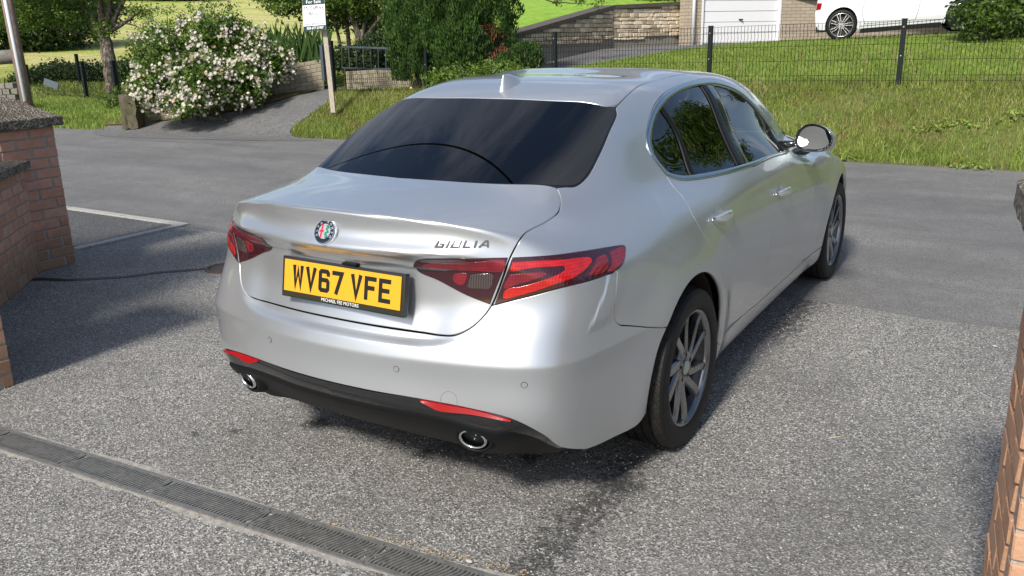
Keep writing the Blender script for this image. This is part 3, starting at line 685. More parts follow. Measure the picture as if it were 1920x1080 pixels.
# antenna fin
V = []; F = []; n = 28; H_ = 14
for j in range(H_+1):
    t = j/H_; y0, y1 = .05+.045*t**.7, .29-.11*t**2-.035*max(0, t-.8)/.2; hw = .040*(1-t)**1.6+.012*(1-t**5)**.5+.0005; 
    for k in range(n):
        a_ = 2*PI*k/n; yy = (y0+y1)/2+(y1-y0)/2*math.cos(a_); w_ = hw*math.sin(a_)*(1 if math.cos(a_) < 0 else (1-.5*math.cos(a_)**2))
        V.append((w_, yy, ROOF(yy)*0+1.380+.088*t+.04*(yy-.1)*(1-t)))
for j in range(H_):
    for k in range(n): F.append((j*n+k, j*n+(k+1) % n, (j+1)*n+(k+1) % n, (j+1)*n+k))
F.append(tuple(H_*n+k for k in range(n)))
mesh('antenna_fin', V, F, paint, car, smooth=True)
# side windows
Z = lambda pts: z45(1200, 100, 4.32, pts)
inner_px = [(215, 955), (120, 830), (95, 740), (100, 640), (130, 520), (180, 430), (260, 345), (370, 285), (500, 255), (590, 250), (700, 275), (800, 320), (900, 395), (1000, 490), (1100, 600), (1180, 700)]
inner_low = [(1180, 795), (1050, 825), (900, 880), (700, 935), (500, 975), (350, 990), (260, 975)]
IN = Z(inner_px); IL = Z(inner_low)
strip('window_trim', [DLO[i] for i in range(0, 17)], IN[:-1]+Z([(1215, 735)]), satin, car, n=90)
strip('window_trim', [DLO[i] for i in range(16, 24)]+[DLO[0]], Z([(1215, 790)])+IL+Z([(215, 955)]), satin, car, n=70)
W = dict(fit=1, off=-.007, depth=.004, gap=.0, soft=.001, both=True, bstep=.012)
panel('quarter_window', DomTube, [Z([(255, 978), (215, 955), (120, 830), (95, 740), (100, 640), (130, 520), (172, 440)]), Z([(172, 440), (300, 650), (430, 980)]), Z([(430, 980), (350, 990), (255, 978)])], privacy, car, step=.03, **W)
panel('rear_side_window', DomTube, [Z([(185, 425), (260, 345), (370, 285), (500, 255)]), Z([(500, 255), (640, 540), (790, 897)]), Z([(790, 897), (700, 935), (500, 975), (440, 983)]), Z([(440, 983), (310, 650), (185, 425)])], privacy, car, step=.03, **W)
panel('front_side_window', DomTube, [Z([(600, 250), (700, 275), (800, 320), (900, 395), (1000, 490), (1100, 600)]), Z([(1100, 600), (1165, 800)]), Z([(1165, 800), (1050, 825), (885, 885)]), Z([(885, 885), (760, 590), (600, 250)])], fglass, car, step=.03, **W)
strip('window_divider', Z([(168, 445), (298, 655), (412, 985)]), Z([(190, 425), (318, 640), (452, 978)]), blackm, car, n=30, off=-.001, bulge=.002)
strip('window_divider', Z([(492, 257), (632, 545), (790, 900)]), Z([(520, 254), (660, 540), (822, 892)]), blackm, car, n=30, off=-.001, bulge=.002)
strip('pillar_trim', Z([(522, 254), (662, 540), (824, 892)]), Z([(598, 250), (745, 560), (884, 884)]), blackg, car, n=30, off=-.003, bulge=.001)
strip('mirror_sail', Z([(1100, 600), (1165, 800)]), Z([(1180, 700), (1215, 735), (1215, 790)]), blackm, car, n=12, off=-.002, bulge=.001)
# door handles
for (c0, c1, par) in ((K['handles'][0], K['handles'][1], rd), (K['handles'][2], K['handles'][3], fdr)):
    mid = c0*.45+c1*.55; 
    for s, pr in ((1, par[0]), (-1, par[1])):
        e = sub_empty('door_handle', pr); n = gradn(np.array([mid]))[0]
        V = []; F = []; m_ = 16; NS = 18
        for i in range(NS+1):
            t = i/NS; yy = mid[1]-.115+.23*t; zz = mid[2]+.006-.010*t; h = .022*math.sin(PI*min(max(t, .03), .97))**.45; w_ = .012*math.sin(PI*min(max(t, .03), .97))**.5
            bx = mid[0]+.006+.030*math.sin(PI*t)**.6
            for k in range(m_): a_ = 2*PI*k/m_; V.append((s*(bx+w_*math.cos(a_)), yy, zz+h*math.sin(a_)))
        for i in range(NS):
            for k in range(m_): F.append((i*m_+k, i*m_+(k+1) % m_, (i+1)*m_+(k+1) % m_, (i+1)*m_+k))
        F += [tuple(range(m_)), tuple(NS*m_+k for k in range(m_))]
        mesh('grip', V, F, MAT('handle_paint', (.80, .83, .85), .22, .8, 1), e, smooth=True)
        q = march(np.array([[1.3, mid[1], mid[2]]]), np.array([[-1., 0, 0]]), 0, 1)[0][0]; q = q*[s, 1, 1]; ns_ = n*[s, 1, 1]
        V, F = lathe([(.0015, .040), (.003, .037), (.0006, .030), (-.0, .0)], 32); M = frame_mat(q, ns_)
        mesh('recess', [tuple(M @ Vector((b_*1.25, c_, a_))) for a_, b_, c_ in V], F, paint, e, smooth=True)
# door mirrors
def gx_px(u, v, x): d = np.array([(u-960)/CAM['f'], -(v-540)/CAM['f'], 1.]) @ CR; return CO+d*(x-CO[0])/d[0]
mc = gx_px(1528, 258, .945)
for s in (1, -1):
    e = sub_empty('door_mirror', car, (mc[0]*s, mc[1], mc[2]), (0, 0, 0))
    prof = [(269, -1)]
    out_px = [(1490, 270), (1491, 258), (1496, 246), (1505, 237), (1519, 232), (1536, 234), (1550, 241), (1559, 251), (1562, 262), (1559, 272), (1549, 280), (1535, 283.5), (1515, 283.5), (1500, 281)]
    def on_face(u, v):   # plane through mc facing back and slightly inwards
        nrm = np.array([-.16, -1, .20]); nrm /= np.linalg.norm(nrm); d = np.array([(u-960)/CAM['f'], -(v-540)/CAM['f'], 1.]) @ CR
        t = ((mc-CO) @ nrm)/(d @ nrm); return (CO+d*t-mc), nrm
    ring = np.array(catmull([on_face(*p)[0] for p in out_px], .012, closed=True)); nrm = on_face(1528, 258)[1]; cen = ring.mean(0); n = len(ring)
    V = []; F = []
    lay = [(.0, .80), (-.0, .93), (.006, .985), (-.004, 1.0), (-.03, 1.03), (-.065, .98), (-.10, .82), (-.125, .58), (-.135, .3), (-.137, .02)]
    def rings(l): 
        VV = []
        for (dn, sc) in l: VV += [tuple((cen+(r-cen)*sc+nrm*(dn))*[s, 1, 1]) for r in ring]
        FF = []
        for j in range(len(l)-1):
            for k in range(n):
                f_ = (j*n+k, j*n+(k+1) % n, (j+1)*n+(k+1) % n, (j+1)*n+k); FF.append(f_ if s < 0 else f_[::-1])
        return VV, FF
    V, F = rings([(.004, 1.0), (-.012, 1.015), (-.035, 1.02), (-.065, .97), (-.10, .82), (-.125, .58), (-.135, .3), (-.137, .02)]); mesh('mirror_cover', V, F, paint, e, smooth=True)
    V, F = rings([(.004, 1.003), (.010, .975), (.006, .93), (-.006, .86), (-.008, .78)]); mesh('mirror_rim', V, F, blackg, e, smooth=True)
    V, F = rings([(-.004, .84), (-.0042, .4), (-.0042, .001)]); mesh('mirror_glass', V, F, mirrorm, e)
    V = []; F = []; tube(V, F, [((.0-.05)*s, .06, -.030), ((-.13)*s, .045, -.045), (-.20*s, .03, -.055)], [.020, .018, .028], 14); mesh('mirror_arm', V, F, blackg, e, smooth=True)
# wheels
tyrem = MAT('tyre_rubber', (.010, .010, .011), .6, spec=.25); _v = coords(tyrem, 'Object')
_w = nd(tyrem, 'ShaderNodeTexWave'); _w.inputs['Scale'].default_value = 30; _w.inputs['Distortion'].default_value = 6; _w.inputs['Detail'].default_value = 2; _w.bands_direction = 'DIAGONAL'; lk(tyrem, _v, _w.inputs['Vector'])
lk(tyrem, bump(tyrem, _w.outputs['Fac'], .25, .004), bsdf(tyrem).inputs['Normal'])
setc(tyrem, ramp(tyrem, noise(tyrem, _v, 60, 5, .7), [(.35, (.008, .008, .008)), (.75, (.035, .032, .028))]))
sidew = MAT('tyre_wall', (.010, .010, .011), .55, spec=.25)
alloy = MAT('dark_alloy', (.25, .25, .262), .22, .95, .4); alloyd = MAT('wheel_barrel', (.07, .07, .075), .35, .9); discm = MAT('brake_disc', (.32, .31, .30), .35, .9); _b = MAT('hub_black', (.01, .01, .01), .5)
def build_wheel():
    root = sub_empty('wheel', car)
    w2 = .1125; tv = []
    tread = [(-.095, .322)]
    for gx0 in (-.062, -.021, .021, .062): tread += [(gx0-.006, .3295), (gx0-.0045, .3215), (gx0+.0045, .3215), (gx0+.006, .3295)]
    prof = [(w2-.004, .243), (w2+.002, .262), (w2+.006, .285), (w2+.001, .308), (w2-.010, .322)]
    V, F = lathe([(.1025, .3215)]+[(-a_, b_) for a_, b_ in tread[1:]]+[(-.1025, .3215)], 120); mesh('tread', V, F, tyrem, root, smooth=False)
    V, F = lathe([(w2-.016, .238), (w2-.006, .243), (w2-.001, .2445), (w2+.001, .250), (w2+.0045, .262), (w2+.0045, .2635), (w2+.006, .275), (w2+.0055, .290), (w2+.002, .304), (w2+.0025, .306), (w2-.003, .315), (.1025, .3215)], 120); mesh('tyre', V, F, sidew, root, smooth=True)
    V, F = lathe([(-w2, .235), (-w2-.005, .28), (-.1025, .3215)], 64); mesh('tyre_wall', V, F, sidew, root, smooth=True)
    V, F = lathe([(w2-.014, .240), (w2-.006, .2405), (w2-.004, .236), (w2-.010, .228), (w2-.030, .222), (w2-.040, .212), (-.02, .205), (-.10, .215)], 96); mesh('rim', V, F, alloyd, root, smooth=True)
    V, F = lathe([(w2-.012, .2400), (w2-.005, .2402), (w2-.004, .2365), (w2-.009, .2275), (w2-.026, .2225)], 96); mesh('rim_lip', V, F, alloy, root, smooth=True)
    # ten curved spokes in five pairs
    for i in range(5):
        for sgn in (-1, 1):
            V = []; F = []; a0 = 2*PI*i/5+PI/2+.12; NS = 16
            for j in range(NS+1):
                t = j/NS; r = .050+(.226-.050)*t; ang = a0+sgn*(.34-.06*t)+.10*sgn*(1-t)*-1
                ang += .34*math.sin(PI*t*.62)-.1
                wd = .034*(1-.15*t); xf = w2-.028+.012*t; th = .026
                tdir = np.array([-math.sin(ang), math.cos(ang)]); rd_ = np.array([math.cos(ang), math.sin(ang)])
                for (u_, dx) in ((-1., -th), (-1., -.012), (-.7, -.003), (.75, .0), (1., -.004), (1., -th)):
                    q = rd_*r+tdir*wd*u_*.62; V.append((xf+dx, q[0], q[1]))
            for j in range(NS):
                for k in range(6): F.append((j*6+k, j*6+(k+1) % 6, (j+1)*6+(k+1) % 6, (j+1)*6+k))
            F.append(tuple(NS*6+k for k in range(6))[::-1])
            mesh('spoke', V, F, alloy, root)
    V, F = lathe([(w2-.05, .075), (w2-.032, .072), (w2-.026, .060), (w2-.028, .036), (w2-.034, .034), (w2-.034, 0)], 48); mesh('hub', V, F, alloy, root, smooth=True)
    V, F = lathe([(w2-.04, .032), (w2-.024, .031), (w2-.021, .027), (w2-.021, 0)], 32); mesh('centre_cap', V, F, satin, root)
    for i in range(5):
        a_ = 2*PI*i/5+.3; V, F = lathe([(w2-.045, .009), (w2-.026, .009), (w2-.024, .006), (w2-.024, 0)], 10); mesh('wheel_bolt', [(p[0], p[1]+.054*math.cos(a_), p[2]+.054*math.sin(a_)) for p in V], F, _b, root)
    V, F = lathe([(.0, .165), (.012, .165), (.012, .09), (.03, .088), (.03, 0)], 64); mesh('brake_disc', V, F, discm, root)
    V, F = lathe([(-.02, .21), (-.02, 0)], 32); mesh('backing_plate', V, F, _b, root)
    bm = bmesh.new(); bm_box(bm, (.01, .13, .04), (.07, .06, .15)); bmobj('brake_caliper', bm, alloyd, root, bevel=.012)
    return root
w0 = build_wheel(); kids = list(w0.children)
for i, (x_, y_, r_, spin) in enumerate(((.8125, 0, 0, .0), (.793, 2.82, 0, 2.2), (-.8125, 0, PI, .6), (-.793, 2.82, PI, 1.1))):
    if i == 0: w = w0
    else:
        w = w0.copy(); COL.objects.link(w)
        for c_ in kids: d = c_.copy(); COL.objects.link(d); d.parent = w
    w.location = (x_, y_, .329); w.rotation_euler = (spin, 0, r_) if r_ == 0 else (0, 0, PI)
# arch liners, underbody, cabin
for (cy, rr, xo) in ((0, .398, .885), (2.82, .398, .87)):
    for s in (1, -1):
        V = []; F = []; n = 24
        for x_ in (.50, xo):
            for k in range(n+1): a_ = math.radians(-2+184*k/n); V.append((s*x_, cy+rr*math.cos(a_), .33+rr*math.sin(a_)))
        for k in range(n): F.append((k, k+1, n+2+k, n+1+k))
        F.append(tuple(range(n+1)))
        mesh('arch_liner', V, F, liner, car, smooth=True)
box('underbody', (0, 1.3, .27), (1.0, 4.2, .14), under, car); 
for s in (1, -1): box('floor_pan', (s*.64, 1.41, .27), (.36, 1.96, .10), under, car)
box('floor_pan', (0, -.62, .40), (1.36, .36, .16), under, car)
box('rear_bulkhead', (0, -.62, .72), (1.0, .5, .35), under, car)
box('parcel_shelf', (0, -.22, 1.02), (1.2, .62, .04), cabin, car)
for s in (1, -1):
    for (yy, nm) in ((.32, 'rear_seat'), (1.42, 'front_seat')):
        e = sub_empty(nm, car, (s*.36, yy, .32)); rt_ = Matrix.Rotation(-.22, 3, 'X')
        box('cushion', (0, .28, .22), (.48, .50, .16), seatm, e, bevel=.05); box('backrest', (0, -.02, .52), (.46, .13, .58), seatm, e, rot=Matrix.Rotation(.22, 3, 'X'), bevel=.05); box('head_restraint', (0, -.12, .87), (.26, .09, .16), seatm, e, rot=Matrix.Rotation(.15, 3, 'X'), bevel=.04)
box('dashboard', (0, 2.22, .86), (1.34, .42, .22), cabin, car, bevel=.04)
V, F = lathe([(-.012, .18), (0, .192), (.012, .18), (0, .168), (-.012, .18)], 40); sw = mesh('steering_wheel', V, F, cabin, car, smooth=True); sw.location = (.36, 1.92, .90); sw.rotation_euler = (0, .35, PI/2)
box('door_lining', (.80, 1.3, .70), (.05, 1.9, .52), cabin, car); box('door_lining', (-.80, 1.3, .70), (.05, 1.9, .52), cabin, car)
# ------------------------------------------------------------------ terrain
def ipl(x, xs, ys): return np.interp(x, xs, ys)
def YB(x): return ipl(x, [-60, -30, -20, -15, -12, -9, -8, -4, -1, 2, 12, 40], [3.5, 5.4, 6.5, 7.1, 7.35, 7.7, 7.8, 8.2, 8.5, 8.42, 8.4, 8.4])
def HN(x, y):
    x = np.asarray(x, float); y = np.asarray(y, float); yb = YB(x)
    pl_ = .86+.026*np.clip(x, -14, 8)+.084*(np.minimum(y, 16.6)-9.6)
    zf = .86+.026*np.clip(x, -14, 8); t = np.clip((y-yb)/(9.5-yb+1e-6), 0, 1)
    bank = np.where(y < 9.5, zf*(t*.55+.45*t*t*(3-2*t)), pl_)
    left = np.clip((y-yb)*.10, 0, .22)-np.clip((-x-17)*.035, 0, .6)
    w = np.clip((x+14.5)/3., 0, 1); w = w*w*(3-2*w)
    z = left*(1-w)+bank*w
    s = np.hypot(x-2, y+3.1); z = z+np.clip(s-33, 0, 400)*.088*np.clip((-x-2)/10, 0, 1)
    return np.where(y < yb, 0, z)
def H1(x, y): return float(HN(x, y))
def cd(u, v, dep): return CO+dep*(np.array([(u-960)/CAM['f'], -(v-540)/CAM['f'], 1.]) @ CR)   # point seen at u,v at a distance
def fast(name, V, F, mat, parent=None, smooth=False, cols=None):
    V = np.asarray(V, np.float32); F = np.asarray(F, np.int32); k = F.shape[1]; me = bpy.data.meshes.new(name)
    me.vertices.add(len(V)); me.vertices.foreach_set('co', V.ravel()); me.loops.add(F.size); me.loops.foreach_set('vertex_index', F.ravel())
    me.polygons.add(len(F)); me.polygons.foreach_set('loop_start', np.arange(0, F.size, k, dtype=np.int32)); me.polygons.foreach_set('loop_total', np.full(len(F), k, np.int32))
    if smooth: me.polygons.foreach_set('use_smooth', np.ones(len(F), bool))
    if cols is not None:
        ca = me.color_attributes.new('tone', 'FLOAT_COLOR', 'POINT'); c4 = np.ones((len(V), 4), np.float32); c4[:, :cols.shape[1]] = cols; ca.data.foreach_set('color', c4.ravel())
    for q in (mat if isinstance(mat, (list, tuple)) else [mat]): me.materials.append(q)
    me.update(calc_edges=True); return link(bpy.data.objects.new(name, me), parent)
def gridmesh(name, xs, ys, zf, mat, mask=None, cols=None):
    X, Y = np.meshgrid(xs, ys); Z = zf(X, Y); V = np.stack([X.ravel(), Y.ravel(), Z.ravel()], 1); n, m_ = len(xs), len(ys)
    i = np.arange(n*m_).reshape(m_, n); F = np.stack([i[:-1, :-1], i[:-1, 1:], i[1:, 1:], i[1:, :-1]], -1).reshape(-1, 4)
    if mask is not None:
        c = V[F].mean(1)[:, :2]; F = F[mask(c)]
    return fast(name, V, F, mat, None, True, cols(X.ravel(), Y.ravel()) if cols else None)
def polypatch(name, poly, step, mat, dz=.004, zf=None):
    P = np.array(catmull([np.array(p, float) for p in poly], step, closed=True)) if len(poly) > 4 else np.concatenate([np.linspace(poly[i], poly[(i+1) % len(poly)], max(2, int(np.hypot(*(np.array(poly[(i+1) % len(poly)])-poly[i]))/step)), endpoint=False) for i in range(len(poly))])
    if area2(P) < 0: P = P[::-1]
    V, F, _ = triang(P, step); z = (zf or HN)(V[:, 0], V[:, 1])+dz
    return mesh(name, np.column_stack([V, z]), F, mat, smooth=True)

# materials of the ground
def asphalt(name, c1, c2, scale, speck, rough=.85, bstr=.5, bdist=.006, extra=None, vs=None):
    m_ = MAT(name, c1, rough); v = coords(m_, 'Object')
    n1 = noise(m_, v, scale, 3, .7); base = ramp(m_, n1, [(.28, tuple(x*.30 for x in c1)), (.46, c1), (.62, c2), (.70, speck), (.85, speck)])
    vo = nd(m_, 'ShaderNodeTexVoronoi'); vo.inputs['Scale'].default_value = vs or scale*.8; lk(m_, v, vo.inputs['Vector'])
    hs = nd(m_, 'ShaderNodeSeparateColor'); lk(m_, vo.outputs['Color'], hs.inputs[0])
    base = mixc(m_, ramp(m_, hs.outputs[0], [(.72, 0), (.80, .75)]), base, speck)
    base = mixc(m_, ramp(m_, hs.outputs[1], [(.70, 0), (.82, .8)]), base, tuple(x*.25 for x in c1))
    big = noise(m_, v, .9, 5, .6); base = mixc(m_, ramp(m_, big, [(.38, 0), (.66, .5)]), base, tuple(x*.62 for x in c1)); mid_ = noise(m_, v, 4.5, 5, .65); base = mixc(m_, ramp(m_, mid_, [(.5, 0), (.75, .4)]), base, tuple(x*1.45 for x in c1))
    if extra: base = extra(m_, v, base)
    setc(m_, base); lk(m_, bump(m_, vo.outputs['Distance'], bstr, bdist), bsdf(m_).inputs['Normal']); return m_
def oil(m_, v, base):
    # drips under the exhausts and wheels, dark old patches
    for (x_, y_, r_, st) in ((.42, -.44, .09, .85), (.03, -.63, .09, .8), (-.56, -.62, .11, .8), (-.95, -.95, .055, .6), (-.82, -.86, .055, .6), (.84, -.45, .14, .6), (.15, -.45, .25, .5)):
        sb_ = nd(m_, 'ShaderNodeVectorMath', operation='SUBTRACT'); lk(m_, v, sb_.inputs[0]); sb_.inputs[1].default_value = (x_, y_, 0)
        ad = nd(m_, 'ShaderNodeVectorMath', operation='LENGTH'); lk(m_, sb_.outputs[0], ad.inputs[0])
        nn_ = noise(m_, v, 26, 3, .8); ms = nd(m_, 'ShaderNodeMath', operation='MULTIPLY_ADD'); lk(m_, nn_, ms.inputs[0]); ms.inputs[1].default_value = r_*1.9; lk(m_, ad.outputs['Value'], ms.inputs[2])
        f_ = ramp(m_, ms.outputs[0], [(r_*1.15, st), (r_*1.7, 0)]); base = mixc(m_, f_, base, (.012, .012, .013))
    sx = nd(m_, 'ShaderNodeSeparateXYZ'); lk(m_, v, sx.inputs[0])
    def mr(src, a_, b_, hi=1.): q = nd(m_, 'ShaderNodeMapRange'); q.inputs['From Min'].default_value = a_; q.inputs['From Max'].default_value = b_; q.inputs['To Max'].default_value = hi; lk(m_, src, q.inputs['Value']); return q.outputs[0]
    def mth(op, *a_):
        q = nd(m_, 'ShaderNodeMath', operation=op)
        for i_, w_ in enumerate(a_):
            if hasattr(w_, 'links'): lk(m_, w_, q.inputs[i_])
            else: q.inputs[i_].default_value = w_
        return q.outputs[0]
    # damp tyre tracks
    n3 = noise(m_, v, 34, 5, .85)
    for (xc, ya, yb, yc, yd, st, sc) in ((.80, .1, -.3, -3., -4., .75, .9), (.90, 1.1, 1.6, 2.35, 2.6, .85, .9)):
        d_ = mth('ABSOLUTE', mth('SUBTRACT', sx.outputs[0], xc)); f_ = mr(mth('MULTIPLY_ADD', n3, -sc, d_), -.35, -.44, st)
        f_ = mth('MULTIPLY', f_, mth('MULTIPLY', mr(sx.outputs[1], ya, yb), mr(sx.outputs[1], yd, yc))); base = mixc(m_, f_, base, (.018, .018, .019))
    return base
tar = asphalt('coarse_tarmac', (.175, .169, .159), (.275, .267, .25), 150, (.56, .545, .51), .82, .55, .005, oil, 165)
def worn(m_, v, base):
    n_ = noise(m_, coords(m_, 'Object', (.16, .9, 1)), 1.5, 5, .6, .4); base = mixc(m_, ramp(m_, n_, [(.42, .0), (.62, .45)]), base, (.085, .086, .09)); n2_ = noise(m_, v, 5, 5, .7); return mixc(m_, ramp(m_, n2_, [(.5, 0), (.75, .25)]), base, (.24, .235, .225))
roadm = asphalt('road_asphalt', (.175, .172, .168), (.22, .216, .208), 150, (.33, .325, .31), .85, .3, .003, worn, 190)
pathm = asphalt('path_asphalt', (.085, .085, .087), (.115, .115, .114), 130, (.20, .20, .20), .85, .3, .003)
drvm = asphalt('drive_asphalt', (.15, .148, .145), (.20, .196, .19), 90, (.24, .24, .24), .85, .3, .004)
def concrete(name, c, scale=30, moss=0.):
    m_ = MAT(name, c, .85); v = coords(m_, 'Object'); a_ = noise(m_, v, scale, 6, .7); b_ = noise(m_, v, scale*.12, 4, .6)
    base = mixc(m_, ramp(m_, a_, [(.3, 0), (.75, 1)]), tuple(x*.6 for x in c), tuple(min(1, x*1.35) for x in c))
    if moss: base = mixc(m_, ramp(m_, b_, [(.45, 0), (.6, moss)]), base, (.07, .075, .02))
    setc(m_, base); lk(m_, bump(m_, a_, .5, .008), bsdf(m_).inputs['Normal']); return m_
conc = concrete('pale_concrete', (.33, .31, .28)); kerbm = concrete('kerb_concrete', (.40, .39, .36), 45)
# grass soil with dry patches
soil = MAT('grass_soil', (.06, .09, .02), .95); v = coords(soil, 'Object'); n1 = noise(soil, v, 2.2, 6, .65); n2 = noise(soil, v, 26, 4, .7)
at = nd(soil, 'ShaderNodeAttribute', attribute_name='tone'); sp = nd(soil, 'ShaderNodeSeparateColor'); lk(soil, at.outputs['Color'], sp.inputs[0])
g = ramp(soil, n2, [(.3, (.035, .055, .010)), (.7, (.12, .17, .025))]); g = mixc(soil, ramp(soil, n1, [(.45, 0), (.68, .6)]), g, (.17, .14, .05)); g = mixc(soil, sp.outputs[0], g, (.085, .06, .035)); setc(soil, g)
lk(soil, bump(soil, n2, .8, .03), bsdf(soil).inputs['Normal'])
fieldm = MAT('field_grass', (.2, .2, .05), .95); v = coords(fieldm, 'Object'); n1 = noise(fieldm, coords(fieldm, 'Object', (.05, .16, .05), (0, 0, .45)), 1.6, 5, .6, .6); n2 = noise(fieldm, v, 3., 6, .75)
g = ramp(fieldm, n1, [(.40, (.34, .42, .06)), (.50, (.66, .56, .25)), (.60, (.42, .47, .09))]); g = mixc(fieldm, ramp(fieldm, n2, [(.35, .35), (.7, 0)]), g, (.22, .30, .05)); setc(fieldm, g)
lk(fieldm, bump(fieldm, n2, .9, .2), bsdf(fieldm).inputs['Normal'])
def tone(x, y): d = y-YB(x); e = np.clip(1-np.abs(d-.0)/.16, 0, 1)*((x > -13)*1.)*((x < 9)*1.); return np.stack([e, e*0, e*0], 1)
def ground_at(u, v):
    d = np.array([(u-960)/CAM['f'], -(v-540)/CAM['f'], 1.]) @ CR; ts = np.linspace(6, 40, 1400); P = CO+d*ts[:, None]; below = P[:, 2] < HN(P[:, 0], P[:, 1]); return P[below.argmax()]
_lo = [(200, 236), (262, 232), (330, 225), (430, 211), (540, 185), (606, 166)]; _rt = [(622, 176), (615, 192), (598, 206), (566, 226), (546, 242), (548, 256), (606, 264)]
DRV = [tuple(ground_at(*p)[:2]) for p in _lo+_rt]+[(-9.5, 7.1), (-13, 6.6)]
MOSS = [tuple(ground_at(*p)[:2]) for p in _lo]+[tuple(ground_at(u_, v_-13)[:2]) for u_, v_ in _lo[::-1]]
gridmesh('ground', np.arange(-30, 14, .2), np.arange(6., 30, .2), lambda x, y: HN(x, y)-.012-(y < YB(x)-.02)*.012, soil, cols=tone)['kind'] = 'structure'
def far_xy():
    V = []; ss = np.array([24, 28, 33, 38, 45, 55, 70, 90, 120, 160, 220, 320, 500, 900]); A = np.radians(np.arange(-110, 71, 3))
    for s_ in ss:
        for a_ in A: x = 2+s_*math.sin(a_); y = -3.1+s_*math.cos(a_); z = H1(x, max(y, YB(x)+.5) if s_ < 60 else max(y, 20)); z = z if s_ <= 220 else min(z, 18.+.0*s_); V.append((x, y, z-.08))
    n = len(A); F = [(i*n+k, i*n+k+1, (i+1)*n+k+1, (i+1)*n+k) for i in range(len(ss)-1) for k in range(n-1)]
    return V, [f[::-1] for f in F]
V, F = far_xy(); kind(mesh('field', V, F, fieldm, smooth=True), 'structure')
kind(mesh('earth', [(-900, -900, -.6), (900, -900, -.6), (900, 900, -.6), (-900, 900, -.6)], [(0, 1, 2, 3)], fieldm), 'structure')
# paved sheets
def flat(name, xs, ylo, yhi, z, mat):
    V = []; F = []
    for x in xs: V += [(x, ylo(x), z), (x, yhi(x), z)]
    for i in range(len(xs)-1): F.append((2*i, 2*i+2, 2*i+3, 2*i+1))
    return kind(mesh(name, V, F, mat), 'structure')
xs = list(np.arange(-60, 40.1, .5)); flat('road', xs, lambda x: 1.6, lambda x: float(YB(x))+.25, .0, roadm)
edge = lambda x: 2.19+.03*math.sin(x*2.3)+.02*math.sin(x*7.1) if x > -3.9 else 1.86
dx_ = list(np.arange(-4.66, 2.3, .06))+[2.3]
drv_sheet = []
V = []; F = []
for x in dx_: V += [(x, -14, .004), (x, edge(x), .004)]
for i in range(len(dx_)-1): F.append((2*i, 2*i+2, 2*i+3, 2*i+1))
V += [(-40, -14, .004), (-40, .86, .004), (-4.66, .86, .004), (-4.66, -14, .004), (2.3, -14, .004), (40, -14, .004), (40, 1.9, .004), (2.3, 1.9, .004)]; n_ = len(V)-8
F += [(n_, n_+3, n_+2, n_+1), (n_+4, n_+5, n_+6, n_+7)]
kind(mesh('driveway', V, F, tar), 'structure')
kind(mesh('footpath', [(-40, .93, .008), (-4.70, .93, .008), (-4.70, 1.88, .008), (-40, 1.88, .008)], [(0, 1, 2, 3)], pathm), 'structure')
kb = empty('footpath_edging', 'pale flush concrete kerb stones bordering the patch of footpath beside the road', 'kerb')
for i in range(12): box('kerb_stone', (-5.08-i*.915, 1.925+.006*math.sin(i*2.), .0), (.905, .085, .04), kerbm, kb, bevel=.006)
for i, (y0, y1) in enumerate(((.97, 1.90), (.03, .0))):
    if y1 > y0: box('kerb_stone', (-4.655, (y0+y1)/2, .001), (.085, y1-y0, .04), kerbm, kb, bevel=.006)
box('kerb_stone', (-4.66, .91, .001), (.085, .11, .04), kerbm, kb, bevel=.006)
# tar seam and utility cover
tarb = MAT('tar', (.014, .014, .015), .5); _n = noise(tarb, coords(tarb), 60, 3, .6); lk(tarb, bump(tarb, _n, .5, .004), bsdf(tarb).inputs['Normal'])
sp_ = catmull([(-4.12, .12), (-4.01, .20), (-3.84, .26), (-3.67, .40), (-3.51, .54), (-3.40, .72), (-3.24, .88), (-3.1, 1.05), (-2.9, 1.3)], .03); V = []; F = []
for i, p in enumerate(sp_):
    q = sp_[min(i+1, len(sp_)-1)]-sp_[max(i-1, 0)]; q /= np.linalg.norm(q); w = .028+.008*rnd.random()-(i/len(sp_))*.010
    V += [(p[0]-q[1]*w, p[1]+q[0]*w, .008), (p[0]+q[1]*w, p[1]-q[0]*w, .008)]
for i in range(len(sp_)-1): F.append((2*i, 2*i+1, 2*i+3, 2*i+2))
tag(mesh('tar_seam', V, F, tarb), 'thin black tar seam curving across the tarmac from the low brick wall', 'tar seam')
rust = concrete('rusty_iron', (.095, .07, .058), 60)
mh = empty('utility_cover', 'small rusty round utility cover set in the tarmac behind the car', 'utility cover', (-3.06, 1.02, .004))
V, F = lathe([(0, .14), (.012, .135), (.012, .115), (.004, .11), (.004, 0)], 40); mesh('cover_ring', [(b_, c_, a_) for a_, b_, c_ in V], F, rust, mh)
V, F = lathe([(.003, .10), (.009, .10), (.010, 0)], 40); mesh('cover_lid', [(b_, c_, a_) for a_, b_, c_ in V], F, rust, mh)
